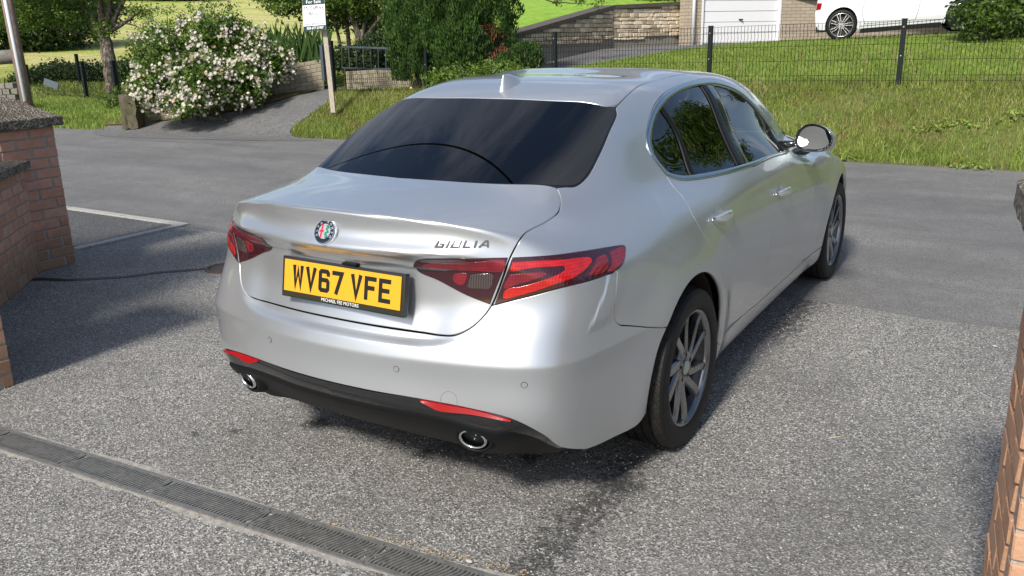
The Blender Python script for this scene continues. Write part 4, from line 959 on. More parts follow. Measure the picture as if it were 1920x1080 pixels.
# drainage channel
steel = MAT('cast_iron_grating', (.055, .057, .058), .45, .25); v = coords(steel, 'Object'); n1 = noise(steel, v, 40, 5, .7); n2 = noise(steel, v, 300, 2, .5)
g = ramp(steel, n1, [(.3, (.12, .123, .12)), (.7, (.22, .215, .20))]); setc(steel, mixc(steel, ramp(steel, n2, [(.70, 0), (.76, .8)]), g, (.42, .40, .36))); lk(steel, ramp(steel, n1, [(.3, .35), (.7, .6)]), bsdf(steel).inputs['Roughness'])
dark = MAT('channel_dark', (.008, .008, .008), .9)
ch = empty('drainage_channel', 'long linear drain with slotted dark iron gratings running across the tarmac', 'drain', (-1.08, -1.365, .004), math.atan(.067))
box('channel', (.9, 0, -.012), (8.0, .128, .012), dark, ch)
for s in (1, -1):
    box('edge_rail', (.9, s*.0645, .001), (8.0, .006, .014), steel, ch)
    V = []; F = []; xs_ = np.arange(-3.1, 4.9, .04)
    for i, x in enumerate(xs_): w = max(.004, .014+.010*math.sin(x*3.1+s)+.008*math.sin(x*11)+.010*rnd.random()); V += [(x, s*.067, .001), (x, s*(.067+w), .001)]
    for i in range(len(xs_)-1): a_ = (2*i, 2*i+2, 2*i+3, 2*i+1); F.append(a_ if s > 0 else a_[::-1])
    mesh('concrete_haunch', V, F, conc, ch)
def grate_mesh():
    bm = bmesh.new(); L = .496
    for s in (1, -1): bm_box(bm, (0, s*.0565, .003), (L, .010, .008)); bm_box(bm, (s*(L/2-.004), 0, .0028), (.008, .103, .0076))
    n = 31
    for i in range(n):
        x0 = -L/2+.008+(i+.5)*(L-.016)/n; pts = []
        for j in range(7): t = j/6; yy = -.0515+.103*t; pts.append((x0+.020*math.sin((t-.5)*PI)*.9-.0*t, yy))
        for j in range(6):
            (xa, ya), (xb, yb) = pts[j], pts[j+1]; w = .0044; vs = []
            for zz in (-.004, .0062):
                vs += [bm.verts.new((xa-w, ya, zz)), bm.verts.new((xa+w, ya, zz)), bm.verts.new((xb+w, yb, zz)), bm.verts.new((xb-w, yb, zz))]
            a_, b_, c_, d_, e_, f_, g_, h_ = vs
            for q in ((e_, f_, g_, h_), (a_, d_, h_, e_), (b_, f_, g_, c_)): bm.faces.new(q)
    me = bpy.data.meshes.new('grating'); bm.normal_update(); bm.to_mesh(me); bm.free(); me.materials.append(steel); return me
gmn = grate_mesh()
for i in range(16):
    o = bpy.data.objects.new('grating', gmn); link(o, ch); o.location = (-3.1+.25+i*.5, 0, .001*(i % 2)); 
# ------------------------------------------------------------------ brickwork
def brickmat(name, c1, c2, c3, scale=60, green=.0, z0=0.):
    m_ = MAT(name, c1, .9); v = coords(m_, 'Object'); n1 = noise(m_, v, scale, 5, .7); n2 = noise(m_, v, 9, 4, .6); tco = nd(m_, 'ShaderNodeNewGeometry')
    base = mixc(m_, objr(m_), c1, c2); base = mixc(m_, ramp(m_, n1, [(.35, .0), (.75, .55)]), base, c3); base = mixc(m_, ramp(m_, n2, [(.5, 0), (.8, .35)]), base, tuple(x*.55 for x in c1))
    if green:
        sp = nd(m_, 'ShaderNodeSeparateXYZ'); lk(m_, tco.outputs['Position'], sp.inputs[0]); ma = nd(m_, 'ShaderNodeMath', operation='MULTIPLY_ADD'); lk(m_, n2, ma.inputs[0]); ma.inputs[1].default_value = -.25; lk(m_, sp.outputs[2], ma.inputs[2])
        base = mixc(m_, ramp(m_, ma.outputs[0], [(.0, green), (.22, 0)]), base, (.11, .10, .035))
    setc(m_, base); lk(m_, bump(m_, n1, .6, .006), bsdf(m_).inputs['Normal']); return m_
def objr(m_): return nd(m_, 'ShaderNodeObjectInfo').outputs['Random']
brick_red = brickmat('red_brick', (.56, .25, .16), (.66, .36, .25), (.64, .44, .34), 70, .5)
brick_or = brickmat('orange_brick', (.44, .22, .12), (.52, .29, .17), (.55, .37, .25), 80, .3)
brick_cream = brickmat('buff_brick', (.36, .31, .22), (.45, .39, .29), (.30, .27, .20), 40, .35)
mortar = concrete('mortar', (.40, .37, .34), 90); mortar2 = concrete('grey_mortar', (.26, .24, .20), 60)
exposed = concrete('aggregate_concrete', (.20, .18, .15), 55); _v = coords(exposed); _w = nd(exposed, 'ShaderNodeTexVoronoi'); _w.inputs['Scale'].default_value = 75; lk(exposed, _v, _w.inputs['Vector'])
_h = nd(exposed, 'ShaderNodeSeparateColor'); lk(exposed, _w.outputs['Color'], _h.inputs[0]); setc(exposed, mixc(exposed, ramp(exposed, _h.outputs[0], [(.45, 0), (.75, 1)]), (.105, .088, .066), (.27, .235, .185))); lk(exposed, bump(exposed, _w.outputs['Distance'], .9, .012), bsdf(exposed).inputs['Normal'])
_BM = {}
def brick_me(L, hh, dd, mat, var):
    k = (round(L, 3), hh, dd, mat.name, var)
    if k not in _BM:
        bm = bmesh.new(); bm_box(bm, (0, 0, 0), (L, dd, hh))
        r2 = random.Random(hash((round(L*1000), var)) & 1023)
        for v_ in bm.verts: v_.co += Vector((r2.uniform(-.0022, .0022), r2.uniform(-.002, .002), r2.uniform(-.0015, .0015)))
        bmesh.ops.bevel(bm, geom=list(bm.edges), offset=.004, segments=1, affect='EDGES')
        me = bpy.data.meshes.new('brick'); bm.to_mesh(me); bm.free(); me.materials.append(mat); _BM[k] = me
    return _BM[k]
def lay(parent, p0, p1, z0, rows, mat, course=.075, full=.215, dep=.05, start=0, proud=0., joint=.010, zslope=0., rowlen=None):
    """courses of separate bricks on the face from p0 to p1 (its outside on the right-hand side walking p0 -> p1)"""
    p0 = np.array(p0, float); p1 = np.array(p1, float); L = np.linalg.norm(p1-p0); u = (p1-p0)/L; n = np.array([u[1], -u[0]]); ang = math.atan2(u[1], u[0])
    for r in range(rows):
        x = -(full/2 if (r+start) % 2 else 0.)*1.0
        first = True
        while x < L-.012:
            a = max(x, 0.); b = min(x+full, L)
            if b-a > .03:
                l_ = b-a-joint; me = brick_me(round(l_*200)/200, course-joint, dep, mat, rnd.randrange(4)); o = bpy.data.objects.new('brick', me); link(o, parent)
                c = p0+u*(a+b)/2+n*(-dep/2+.002+rnd.uniform(-.0015, .0015)+proud); o.location = (c[0], c[1], z0+course*(r+.5)+(a+b)/2*zslope); o.rotation_euler = (rnd.uniform(-.006, .006), -math.atan(zslope), ang+rnd.uniform(-.006, .006))
            x += full+joint*.0+.010
def core(name, pts, z0, z1, mat, parent):
    n = len(pts); V = [(x, y, z0) for x, y in pts]+[(x, y, z1) for x, y in pts]; F = [tuple(range(n))[::-1], tuple(range(n, 2*n))]+[(i, (i+1) % n, n+(i+1) % n, n+i) for i in range(n)]
    return mesh(name, V, F, mat, parent)
def pyramid_cap(parent, cx_, cy_, w, l, z0, th, rise, mat, rz=0, name='coping'):
    bm = bmesh.new(); R = Matrix.Rotation(rz, 3, 'Z'); N = 8; vs = []
    lay_ = [(0, 1), (th, 1), (th+rise*.42, .6), (th+rise*.8, .26), (th+rise, .03)]
    for (zz, sc) in lay_:
        ring = []
        for i in range(4*N):
            s_ = i//N; t = (i % N)/N*2-1; x, y = [(t, -1), (1, t), (-t, 1), (-1, -t)][s_]
            ring.append(bm.verts.new(R @ Vector((x*w/2*sc, y*l/2*sc, 0))+Vector((cx_+rnd.uniform(-.003, .003), cy_+rnd.uniform(-.003, .003), z0+zz+rnd.uniform(-.003, .003)))))
        vs.append(ring)
    for j in range(len(vs)-1):
        for i in range(4*N): bm.faces.new((vs[j][i], vs[j][(i+1) % (4*N)], vs[j+1][(i+1) % (4*N)], vs[j+1][i]))
    bm.faces.new(vs[-1]); bm.faces.new(vs[0][::-1]); return bmobj(name, bm, mat, parent)
def pillar(name, label, cx_, cy_, w, l, rows, mat, rz=0., over=.05, faces='xy', rise=.16, cap=True, mort=mortar, th=.065):
    e = empty(name, label, 'pillar', (cx_, cy_, 0), rz); a, b = w/2, l/2
    core('mortar_core', [(-a+.006, -b+.006), (a-.006, -b+.006), (a-.006, b-.006), (-a+.006, b-.006)], 0, rows*.075, mort, e)
    lay(e, (-a, -b), (a, -b), 0, rows, mat, start=0); lay(e, (a, -b+.052), (a, b), 0, rows, mat, start=1); lay(e, (a-.052, b), (-a, b), 0, rows, mat, start=0); lay(e, (-a, b-.052), (-a, -b+.052), 0, rows, mat, start=1)
    if cap: pyramid_cap(e, 0, 0, w+over*2, l+over*2, rows*.075+.004, th, rise, exposed)
    return e
pillar('gate_pillar', 'red brick gate pillar with a rough pyramidal concrete cap beside the road', -4.485, .375, .47, .47, 14, brick_red)
pillar('gate_pillar', 'near brick pillar at the left picture edge, only its lower corner showing', -2.43, -1.26, .46, .46, 14, brick_red)
rp = pillar('gate_pillar', 'pale orange brick pillar with concrete cap cut off by the right picture edge', 2.262, -.96, .45, .45, 16, brick_or, rz=.10, over=.045)
# low curved wall between the left pillars
lw = empty('low_brick_wall', 'low red brick wall with a grey concrete coping running between the two left pillars', 'wall', (0, 0, 0))
P0, P1 = np.array([-2.62, -1.34]), np.array([-4.25, .33])
core('mortar_core', [tuple(P0+np.array([-.0045, -.0045])), tuple(P1+np.array([-.0045, -.0045])), tuple(P1+np.array([-.16, -.15])), tuple(P0+np.array([-.16, -.15]))][::-1], 0, .775, mortar, lw)
lay(lw, P0, P1, 0, 10, brick_red, course=.0775)
u_ = (P1-P0)/np.linalg.norm(P1-P0); n_ = np.array([u_[1], -u_[0]])
for i in range(3):
    a_ = P0+u_*(i*.777); L_ = .770 if i < 2 else .74; c_ = a_+u_*L_/2-n_*.085
    bm = bmesh.new(); bm_box(bm, (0, 0, 0), (L_, .30, .055)); 
    for v_ in bm.verts:
        if v_.co.z > 0: v_.co.z += .018 if v_.co.y > 0 else 0
    o = bmobj('coping_stone', bm, exposed, lw, bevel=.007); o.location = (c_[0], c_[1], .808); o.rotation_euler = (0, 0, math.atan2(u_[1], u_[0]))
# grit and small litter
def litter(name, n, u0, v0, u1, v1, spread, mat, lab):
    V = []; F = []
    for i in range(n):
        t = rnd.random(); d = np.array([(u0+(u1-u0)*t-960)/CAM['f'], -(v0+(v1-v0)*t-540)/CAM['f'], 1.]) @ CR; p = CO-d*CO[2]/d[2]; x, y = p[0]+rnd.gauss(0, spread*2), p[1]+rnd.gauss(0, spread); a_ = rnd.random()*6; s_ = rnd.uniform(.003, .008); b = len(V)
        for k, (q, w) in enumerate(((-1, 0), (0, .5), (1, 0), (0, -.5))): V.append((x+s_*(q*math.cos(a_)-w*math.sin(a_)), y+s_*(q*math.sin(a_)+w*math.cos(a_)), .007+.003*rnd.random()))
        F.append((b+3, b+2, b+1, b))
    o = mesh(name, V, F, mat); o['kind'] = 'stuff'; o['label'] = lab; o['category'] = 'litter'
def grit(n, reg):
    V = []; F = []
    for i in range(n):
        x, y = rnd.uniform(*reg[:2]), rnd.uniform(*reg[2:]); s_ = rnd.uniform(.002, .005); b = len(V)
        for k in range(4): a_ = 2*PI*k/4+rnd.random(); V.append((x+s_*math.cos(a_), y+s_*math.sin(a_), .0045))
        V.append((x, y, .005+s_*.9))
        F += [(b, b+1, b+4), (b+1, b+2, b+4), (b+2, b+3, b+4), (b+3, b, b+4)]
    return V, F
stone = MAT('pale_chippings', (.42, .40, .38), .8); V, F = grit(9000, (-3, 2.0, -2.2, 2.0)); o = mesh('loose_chippings', V, F, stone); o['kind'] = 'stuff'; o['label'] = 'small pale chippings scattered loose over the coarse driveway tarmac'; o['category'] = 'chippings'
leafd = MAT('dry_leaf', (.42, .30, .16), .8); straw = MAT('straw', (.55, .48, .30), .8)
for (u, v_, kind_, lab) in ((880, 1057, 'p', 'white pebble lying against the drain edge'), (1865, 652, 'p', 'pale pebble on the tarmac near the right pillar'), (300, 531, 'l', 'small pale leaf on the tarmac just below the tar seam'), (197, 542, 's', 'bit of straw on the tarmac below the tar seam'),
        (35, 598, 's', 'bit of straw in the shade by the low brick wall'), (1570, 822, 's', 'short curved straw lying right of the rear wheel'), (1600, 660, 's', 'thin dry stalk on the tarmac right of the car')):
    d = np.array([(u-960)/CAM['f'], -(v_-540)/CAM['f'], 1.]) @ CR; p = CO-d*CO[2]/d[2]
    if kind_ == 'p': bm = bmesh.new(); bmesh.ops.create_icosphere(bm, subdivisions=2, radius=.009); bmesh.ops.scale(bm, vec=(1.5, .9, .5), verts=bm.verts); o = bmobj('pebble', bm, stone, smooth=True); o.location = (p[0], p[1], .010); tag(o, lab, 'pebble')
    else:
        V = []; F = []; tube(V, F, [(-.03, 0, .002), (-.01, .004, .005), (.012, .002, .004), (.03, -.008, .002)], .0016 if kind_ == 's' else .005, 5); o = mesh('straw' if kind_ == 's' else 'fallen_leaf', V, F, straw if kind_ == 's' else leafd); o.location = (p[0], p[1], .004); o.rotation_euler = (0, 0, rnd.random()*6); tag(o, lab, 'straw' if kind_ == 's' else 'leaf')
litter('leaf_litter', 130, 600, 985, 1000, 1085, .012, leafd, 'brown leaf scraps gathered along the far edge of the drain')
litter('leaf_litter', 90, 180, 905, 760, 1075, .014, leafd, 'tan leaf scraps and grit along the near edge of the drain')
litter('wall_litter', 200, 20, 575, 150, 500, .03, rust, 'dark litter and crumbs gathered at the foot of the low brick wall')
litter('kerb_litter', 260, 1600, 303, 1915, 322, .03, straw, 'dry straw lying in the gutter along the far road edge')
# ------------------------------------------------------------------ vegetation
def leafmat(name, c1, c2, rough=.5, trans=.35, dead=None):
    m_ = bpy.data.materials.new(name); m_.use_nodes = True; b = m_.node_tree.nodes['Principled BSDF']; nt = m_.node_tree
    g = nd(m_, 'ShaderNodeNewGeometry'); c = mixc(m_, g.outputs['Random Per Island'], c1, c2)
    v = coords(m_, 'Object'); n1 = noise(m_, v, 1.4, 4, .6); c = mixc(m_, ramp(m_, n1, [(.35, .45), (.65, 0)]), c, tuple(x*.5 for x in c1))
    if dead: c = mixc(m_, ramp(m_, noise(m_, v, 2.3, 5, .65), [(.53, 0), (.66, .8)]), c, dead)
    lk(m_, c, b.inputs['Base Color']); b.inputs['Roughness'].default_value = rough; b.inputs['Specular IOR Level'].default_value = .35
    t = nt.nodes.new('ShaderNodeBsdfTranslucent'); nt.links.new(c, t.inputs[0]); mx_ = nt.nodes.new('ShaderNodeMixShader'); mx_.inputs[0].default_value = trans
    nt.links.new(b.outputs[0], mx_.inputs[1]); nt.links.new(t.outputs[0], mx_.inputs[2]); nt.links.new(mx_.outputs[0], nt.nodes['Material Output'].inputs[0]); return m_
gr_bank = leafmat('bank_grass', (.19, .27, .04), (.39, .43, .11), .5, .35, (.30, .24, .10))
gr_lawn = leafmat('lawn_grass', (.23, .34, .055), (.37, .47, .11), .5, .4)
gr_dry = leafmat('dry_grass', (.36, .30, .13), (.46, .40, .20), .6, .3)
lf_dark = leafmat('dark_leaf', (.022, .048, .012), (.06, .11, .022)); lf_mid = leafmat('mid_leaf', (.075, .15, .02), (.22, .32, .055)); lf_lau = leafmat('laurel_leaf', (.035, .085, .014), (.16, .24, .04), .3)
lf_con = leafmat('conifer_leaf', (.035, .09, .018), (.11, .20, .04), .55, .3); lf_dead = leafmat('dead_conifer', (.16, .07, .03), (.28, .13, .06), .7, .2)
lf_blade = leafmat('iris_blade', (.035, .08, .02), (.09, .17, .04), .35, .3)
petal = leafmat('pale_petal', (.84, .74, .62), (.90, .87, .80), .6, .3); petalo = leafmat('faded_petal', (.62, .42, .22), (.75, .56, .34), .6, .3)
bark = MAT('bark', (.10, .08, .06), .95); v = coords(bark); n1 = noise(bark, coords(bark, 'Object', (1, 1, .35)), 22, 5, .7); setc(bark, ramp(bark, n1, [(.35, (.03, .024, .018)), (.52, (.10, .08, .06)), (.66, (.30, .28, .24))])); lk(bark, bump(bark, n1, .8, .02), bsdf(bark).inputs['Normal'])
def blades(name, n, region, mat, hmin, hmax, w, label=None, zf=None, mask=None, lean=.5, dens=None, seed=1, segs=2):
    r = np.random.RandomState(seed); x0, x1, y0, y1 = region; P = np.stack([r.uniform(x0, x1, n), r.uniform(y0, y1, n)], 1)
    if mask is not None: P = P[mask(P)]
    if dens is not None: P = P[r.rand(len(P)) < dens(P)]
    n = len(P); z = (zf or HN)(P[:, 0], P[:, 1])-.01; base = np.column_stack([P, z]); a = r.rand(n)*2*PI; h = r.uniform(hmin, hmax, n)*(.6+.8*r.rand(n)); ww = w*(.6+.8*r.rand(n))
    side = np.stack([np.cos(a), np.sin(a), 0*a], 1)*ww[:, None]/2; la = r.rand(n)*2*PI; ln = lean*r.rand(n); bend = np.stack([np.cos(la)*ln, np.sin(la)*ln, 0*la], 1)*h[:, None]
    up = np.stack([0*h, 0*h, h], 1); m1 = base+up*.55+bend*.3; tip = base+up*(1-.25*ln[:, None])+bend
    V = np.stack([base-side, base+side, m1-side*.75, m1+side*.75, tip], 1).reshape(-1, 3); i = np.arange(n)[:, None]*5
    F = np.concatenate([i+[0, 1, 3], i+[0, 3, 2], i+[2, 3, 4]], 1).reshape(-1, 3)
    o = fast(name, V, F, mat); o['kind'] = 'stuff'
    if label: o['label'] = label
    return o
def inpoly(P, poly): return inside(P, np.array(poly))
GDRV = [(-6.55, 19.7), (-6.2, 20.3), (-2.5, 24.6), (4, 26), (4, 18.6), (-.5, 18.4), (-2.9, 16.95), (-4.2, 16.4), (-5.1, 15.7), (-5.9, 13.8), (-6.6, 12.3), (-7.9, 11.3), (-9.4, 10.9), (-9.4, 11.9), (-8.5, 13.6), (-7.7, 17.7)]
notdrv = lambda P: ~inpoly(P, DRV) & ~inpoly(P, GDRV)
vis = lambda P: (P[:, 0]-2.2) < (P[:, 1]+3.1)*.08   # in front of the camera's right edge
bankdens = lambda P: np.clip((P[:, 1]-YB(P[:, 0])+.03)/.12, 0, 1)*(.35+.65*(np.sin(P[:, 0]*2.1+np.cos(P[:, 1]*5)*2) > -.45))
blades('bank_grass', 120000, (-10.1, 3.4, 7.6, 10.0), gr_bank, .04, .10, .009, 'rough unmown grass with dry straw patches on the bank below the mesh fence', mask=lambda P: notdrv(P) & vis(P) & (P[:, 1] > YB(P[:, 0])-.04), dens=bankdens, lean=.9, seed=3)['category'] = 'grass'
blades('dry_grass', 17000, (-9.6, 3.4, 8.6, 10.1), gr_dry, .04, .12, .008, 'dry straw coloured grass among the green on the road bank', mask=lambda P: notdrv(P) & vis(P), dens=lambda P: (np.sin(P[:, 0]*1.3+2*np.sin(P[:, 1]*3.1)) > .1)*.9+.12, lean=1.1, seed=5)['category'] = 'grass'
blades('tall_grass', 30000, (-9.9, 3.4, 7.9, 9.1), gr_lawn, .08, .16, .011, 'longer bright green grass along the foot of the road bank', mask=lambda P: notdrv(P) & vis(P) & (P[:, 1] > YB(P[:, 0])+.0), dens=lambda P: np.clip(1.15-(P[:, 1]-YB(P[:, 0]))/.42, .02, 1)*(.25+.75*(np.sin(P[:, 0]*3.3) > -.5)), lean=.8, seed=6)['category'] = 'grass'
blades('lawn', 210000, (-7.6, 4.4, 9.7, 18.6), gr_lawn, .035, .075, .014, 'mown bright green lawn between the mesh fence and the white car', mask=lambda P: notdrv(P) & vis(P), lean=.8, seed=7)['category'] = 'lawn'
blades('verge_grass', 60000, (-24, -11.2, 6.6, 13), gr_lawn, .05, .13, .016, 'bright grass verge by the road below the left mesh fence', mask=lambda P: notdrv(P) & (P[:, 1] > YB(P[:, 0])-.02), lean=.8, seed=8)['category'] = 'grass'
blades('field_grass', 60000, (-34, -9, 11, 30), gr_bank, .06, .14, .03, 'rough grass beyond the left fence running up to the hayfield', mask=lambda P: notdrv(P) & ~inpoly(P, GDRV), lean=.8, seed=9)['category'] = 'grass'
kind(polypatch('entrance_drive', DRV, .22, drvm, .005), 'structure')
kind(polypatch('garage_drive', GDRV, .4, drvm, .014), 'structure')
mossm = MAT('moss_and_litter', (.16, .12, .04), .95); v = coords(mossm); setc(mossm, ramp(mossm, noise(mossm, v, 14, 5, .7), [(.35, (.05, .05, .015)), (.55, (.20, .15, .05)), (.7, (.10, .13, .03))])); lk(mossm, bump(mossm, noise(mossm, v, 60, 3, .7), .8, .02), bsdf(mossm).inputs['Normal'])
o = polypatch('moss_strip', MOSS, .15, mossm, .026); kind(o, 'structure')
# clumps of weeds on the bank
def leaves(n, cen, rad, r, size, shape='ball', flat=.0, zmin=None, aspect=.5, shell=.55):
    d = r.normal(size=(n, 3)); d /= np.linalg.norm(d, axis=1)[:, None]; q = (shell+(1-shell)*r.rand(n)**.6); P = np.array(cen)+d*np.array(rad)*q[:, None]
    return P, d
def leafquads(P, r, size, aspect=.5, nrm=None, jit=.9):
    n = len(P); a = r.normal(size=(n, 3)); 
    if nrm is not None: a = a*jit+nrm*1.0
    a /= np.linalg.norm(a, axis=1)[:, None]; b = np.cross(a, r.normal(size=(n, 3))); b /= np.linalg.norm(b, axis=1)[:, None]+1e-9; c = np.cross(a, b); s = size*(.6+.8*r.rand(n))[:, None]
    V = np.stack([P-b*s, P+c*s*aspect, P+b*s, P-c*s*aspect], 1).reshape(-1, 3); i = np.arange(n)[:, None]*4; return V, i+np.array([[0, 1, 2, 3]])
def crown(name, lobes, n, size, mat, parent, seed, aspect=.45, shell=.5, droop=None, sub=0):
    r = np.random.RandomState(seed); Ps = []; Ns = []; vol = [l[3]*l[4]*l[5] for l in lobes]; vol = np.array(vol)**.67; vol /= vol.sum()
    for l, w in zip(lobes, vol):
        k = max(8, int(n*w)); nc = max(4, k//14); d = r.normal(size=(nc, 3)); d /= np.linalg.norm(d, axis=1)[:, None]; q = shell+(1-shell)*r.rand(nc)**.5
        c = np.array(l[:3])+d*np.array(l[3:6])*q[:, None]; id_ = r.randint(0, nc, k); P = c[id_]+r.normal(size=(k, 3))*size*1.8; Ps.append(P); Ns.append(d[id_])
    P = np.concatenate(Ps); N = np.concatenate(Ns); V, F = leafquads(P, r, size, aspect, N); return fast(name, V, F, mat, parent)
def limbs(name, paths, mat, parent, n=7):
    V = []; F = []
    for pts, r0, r1 in paths:
        pp = catmull([np.array(p) for p in pts], .12 if len(pts) < 5 else .15); k = len(pp); rr = [r0+(r1-r0)*i/(k-1) for i in range(k)]
        pp = [p+np.array([rnd.uniform(-1, 1), rnd.uniform(-1, 1), 0])*rr[i]*.12 for i, p in enumerate(pp)]; tube(V, F, pp, rr, n)
    return mesh(name, V, F, mat, parent, smooth=True)
def shrub(name, label, cat, base, lobes, n, size, mat, seed, group=None, stems=5, aspect=.45, core_=True, h=None):
    e = empty(name, label, cat, (0, 0, 0), group=group); 
    crown('crown', lobes, n, size, mat, e, seed, aspect)
    top = max(l[2] for l in lobes); r = random.Random(seed); ps = []
    for i in range(stems):
        l = lobes[i % len(lobes)]; ps.append(([(base[0]+r.uniform(-.1, .1), base[1]+r.uniform(-.1, .1), base[2]-.1), ((base[0]+l[0])/2, (base[1]+l[1])/2, (base[2]+l[2])/2+.1), (l[0]+r.uniform(-.2, .2), l[1], l[2]+r.uniform(0, .3))], .035, .008))
    limbs('stem', ps, bark, e, 6); return e
# rose bush over the drive wall
def lob(u, v_, dep, ru, rv, rd): c_ = cd(u, v_, dep); k = dep/CAM['f']; return (c_[0], c_[1], c_[2], ru*k, rd, rv*k)
RL = [lob(300, 105, 16.3, 62, 55, .5), lob(390, 85, 16.5, 80, 55, .6), lob(470, 110, 16.6, 62, 55, .5), lob(290, 165, 15.9, 52, 42, .45), lob(370, 150, 16.0, 80, 50, .55), lob(450, 150, 16.2, 62, 45, .5), lob(520, 115, 16.7, 26, 34, .35), lob(345, 190, 15.7, 50, 24, .4), lob(420, 60, 16.6, 60, 30, .5)]
rose = empty('rose_bush', 'large rambling rose bush smothered in pale pink and cream flowers by the drive', 'rose bush', (0, 0, 0))
crown('foliage', RL, 26000, .034, lf_mid, rose, 21, .5, .3); crown('foliage', RL, 9000, .032, lf_dark, rose, 22, .5, .1)
cb = cd(380, 195, 16.2); limbs('stem', [([(cb[0]+.2*i-.6, cb[1]+.1*i, H1(cb[0], cb[1])-.1), (l[0], l[1], l[2]-.1), (l[0]+.1, l[1]-.1, l[2]+.4)], .03, .006) for i, l in enumerate(RL)], bark, rose, 6)
r = np.random.RandomState(5); fl = []
for l in RL[:8]:
    n = 75; d = r.normal(size=(n*3, 3)); d /= np.linalg.norm(d, axis=1)[:, None]; tc_ = (CO-np.array(l[:3])); tc_ /= np.linalg.norm(tc_); d = d[(d @ tc_) > -.15][:n]; fl.append(np.array(l[:3])+d*np.array(l[3:6])*(.88+.2*r.rand(len(d)))[:, None])
fl = np.concatenate(fl); keep = np.ones(len(fl), bool); 
keep &= np.array([H1(p[0], p[1])+.05 < p[2] for p in fl]); fl = fl[keep]
cl = fl[r.rand(len(fl)) < .55]; allf = np.concatenate([fl]+[cl+r.normal(size=cl.shape)*.055 for _ in range(5)])
def flower_me(mat, seed):
    rr = random.Random(seed); V = []; F = []
    for ring, (k, rad, lift) in enumerate(((6, .036, .004), (5, .024, .014))):
        for i in range(k):
            a_ = 2*PI*i/k+ring*.5; c0, s0 = math.cos(a_), math.sin(a_); w = rad*.62; b = len(V)
            V += [(0, 0, .002+ring*.004), (c0*rad*.6-s0*w*.7, s0*rad*.6+c0*w*.7, lift), (c0*rad*1.1, s0*rad*1.1, lift+rr.uniform(.002, .012)), (c0*rad*.6+s0*w*.7, s0*rad*.6-c0*w*.7, lift)]; F.append((b, b+1, b+2, b+3))
    me = bpy.data.meshes.new('flower'); me.from_pydata(V, [], [f_[::-1] for f_ in F]); me.materials.append(mat); me.update(); return me
FM = [flower_me(petal, 1), flower_me(petal, 2), flower_me(petal, 3), flower_me(petalo, 4)]
order = np.argsort(-(r.rand(len(allf)))); nfl = 0
for j in order[:290]:
    o = bpy.data.objects.new('flower', FM[rnd.choice((0, 0, 1, 1, 2, 3))]); link(o, rose); o.location = allf[j]; tcv = Vector(CO)-Vector(allf[j]); n_ = (tcv.normalized()+Vector((rnd.uniform(-.8, .8), rnd.uniform(-.8, .8), rnd.uniform(-.3, .9)))).normalized(); o.rotation_euler = n_.to_track_quat('Z', 'Y').to_euler(); s_ = rnd.uniform(.72, 1.2); o.scale = (s_,)*3
V = []; F = []
for j in order[290:]:
    me = FM[rnd.choice((0, 1, 2, 3))]; tcv = Vector(CO)-Vector(allf[j]); n_ = (tcv.normalized()+Vector((rnd.uniform(-.8, .8), rnd.uniform(-.8, .8), rnd.uniform(-.3, .9)))).normalized(); M = Matrix.Translation(allf[j]) @ n_.to_track_quat('Z', 'Y').to_matrix().to_4x4(); b = len(V); s_ = rnd.uniform(.5, .95)
    V += [tuple(M @ (q.co*s_)) for q in me.vertices]; F += [tuple(b+i for i in p.vertices) for p in me.polygons]
o = fast('blossom', V, F, petal, rose); o['kind'] = 'stuff'
# buff brick wall behind the rose and past the gate
def wall_seg(label, a, b, dz0, rows, mat, course=.078, thick=.2, cap=None):
    e = empty('garden_wall', label, 'wall', (0, 0, 0)); a = np.array(a); b = np.array(b); L = np.linalg.norm(b[:2]-a[:2]); sl = (b[2]-a[2])/L; u = (b[:2]-a[:2])/L; n = np.array([u[1], -u[0]])
    V = []
    for p, z in ((a, a[2]), (b, b[2])):
        for off in (-.006, -thick):
            for zz in (-.25, rows*course): V.append((p[0]+n[0]*off, p[1]+n[1]*off, z+zz))
    mesh('mortar_core', V, [(0, 4, 5, 1), (6, 2, 3, 7), (1, 5, 7, 3), (0, 1, 3, 2), (5, 4, 6, 7)], mortar2, e)
    lay(e, a[:2], b[:2], a[2], rows, mat, course=course, full=.215, dep=.06, zslope=sl)
    if cap:
        bm = bmesh.new(); bm_box(bm, (0, 0, 0), (L, thick+.08, .05)); o = bmobj('coping', bm, cap, e, bevel=.01); c_ = (a+b)/2; o.location = (c_[0]-n[0]*thick/2, c_[1]-n[1]*thick/2, c_[2]+rows*course+.025); o.rotation_euler = (0, -math.atan(sl), math.atan2(u[1], u[0]))
    return e
wa = cd(262, 205, 17.); wb = cd(608, 166, 17.5); wa[2] = H1(wa[0], wa[1]); wb[2] = .62
wall_seg('buff brick wall beside the drive, mostly hidden by the rose bush', (wa[0], wa[1], wa[2]+.0), (wb[0], wb[1], wb[2]), 0, 8, brick_cream)
wc = cd(650, 160, 17.); wd = cd(735, 158, 16.8); we = cd(790, 158, 16.6)
wall_seg('low mossy buff brick wall behind the mesh fence, under the metal gate', (wc[0], wc[1], .62), (wd[0], wd[1], .66), 0, 5, brick_cream)
wall_seg('taller end of the buff brick wall beside the conifer', (wd[0], wd[1], .66), (we[0], we[1], .68), 0, 8, brick_cream)
pe_ = cd(245, 190, 16.6); bm = bmesh.new(); bm_box(bm, (0, 0, 0), (.30, .34, .64)); e = empty('stone_pier', 'rough grey stone pier at the foot of the rose bush', 'pier', (pe_[0], pe_[1], H1(pe_[0], pe_[1])), .5)
bmesh.ops.subdivide_edges(bm, edges=list(bm.edges), cuts=4, use_grid_fill=True)
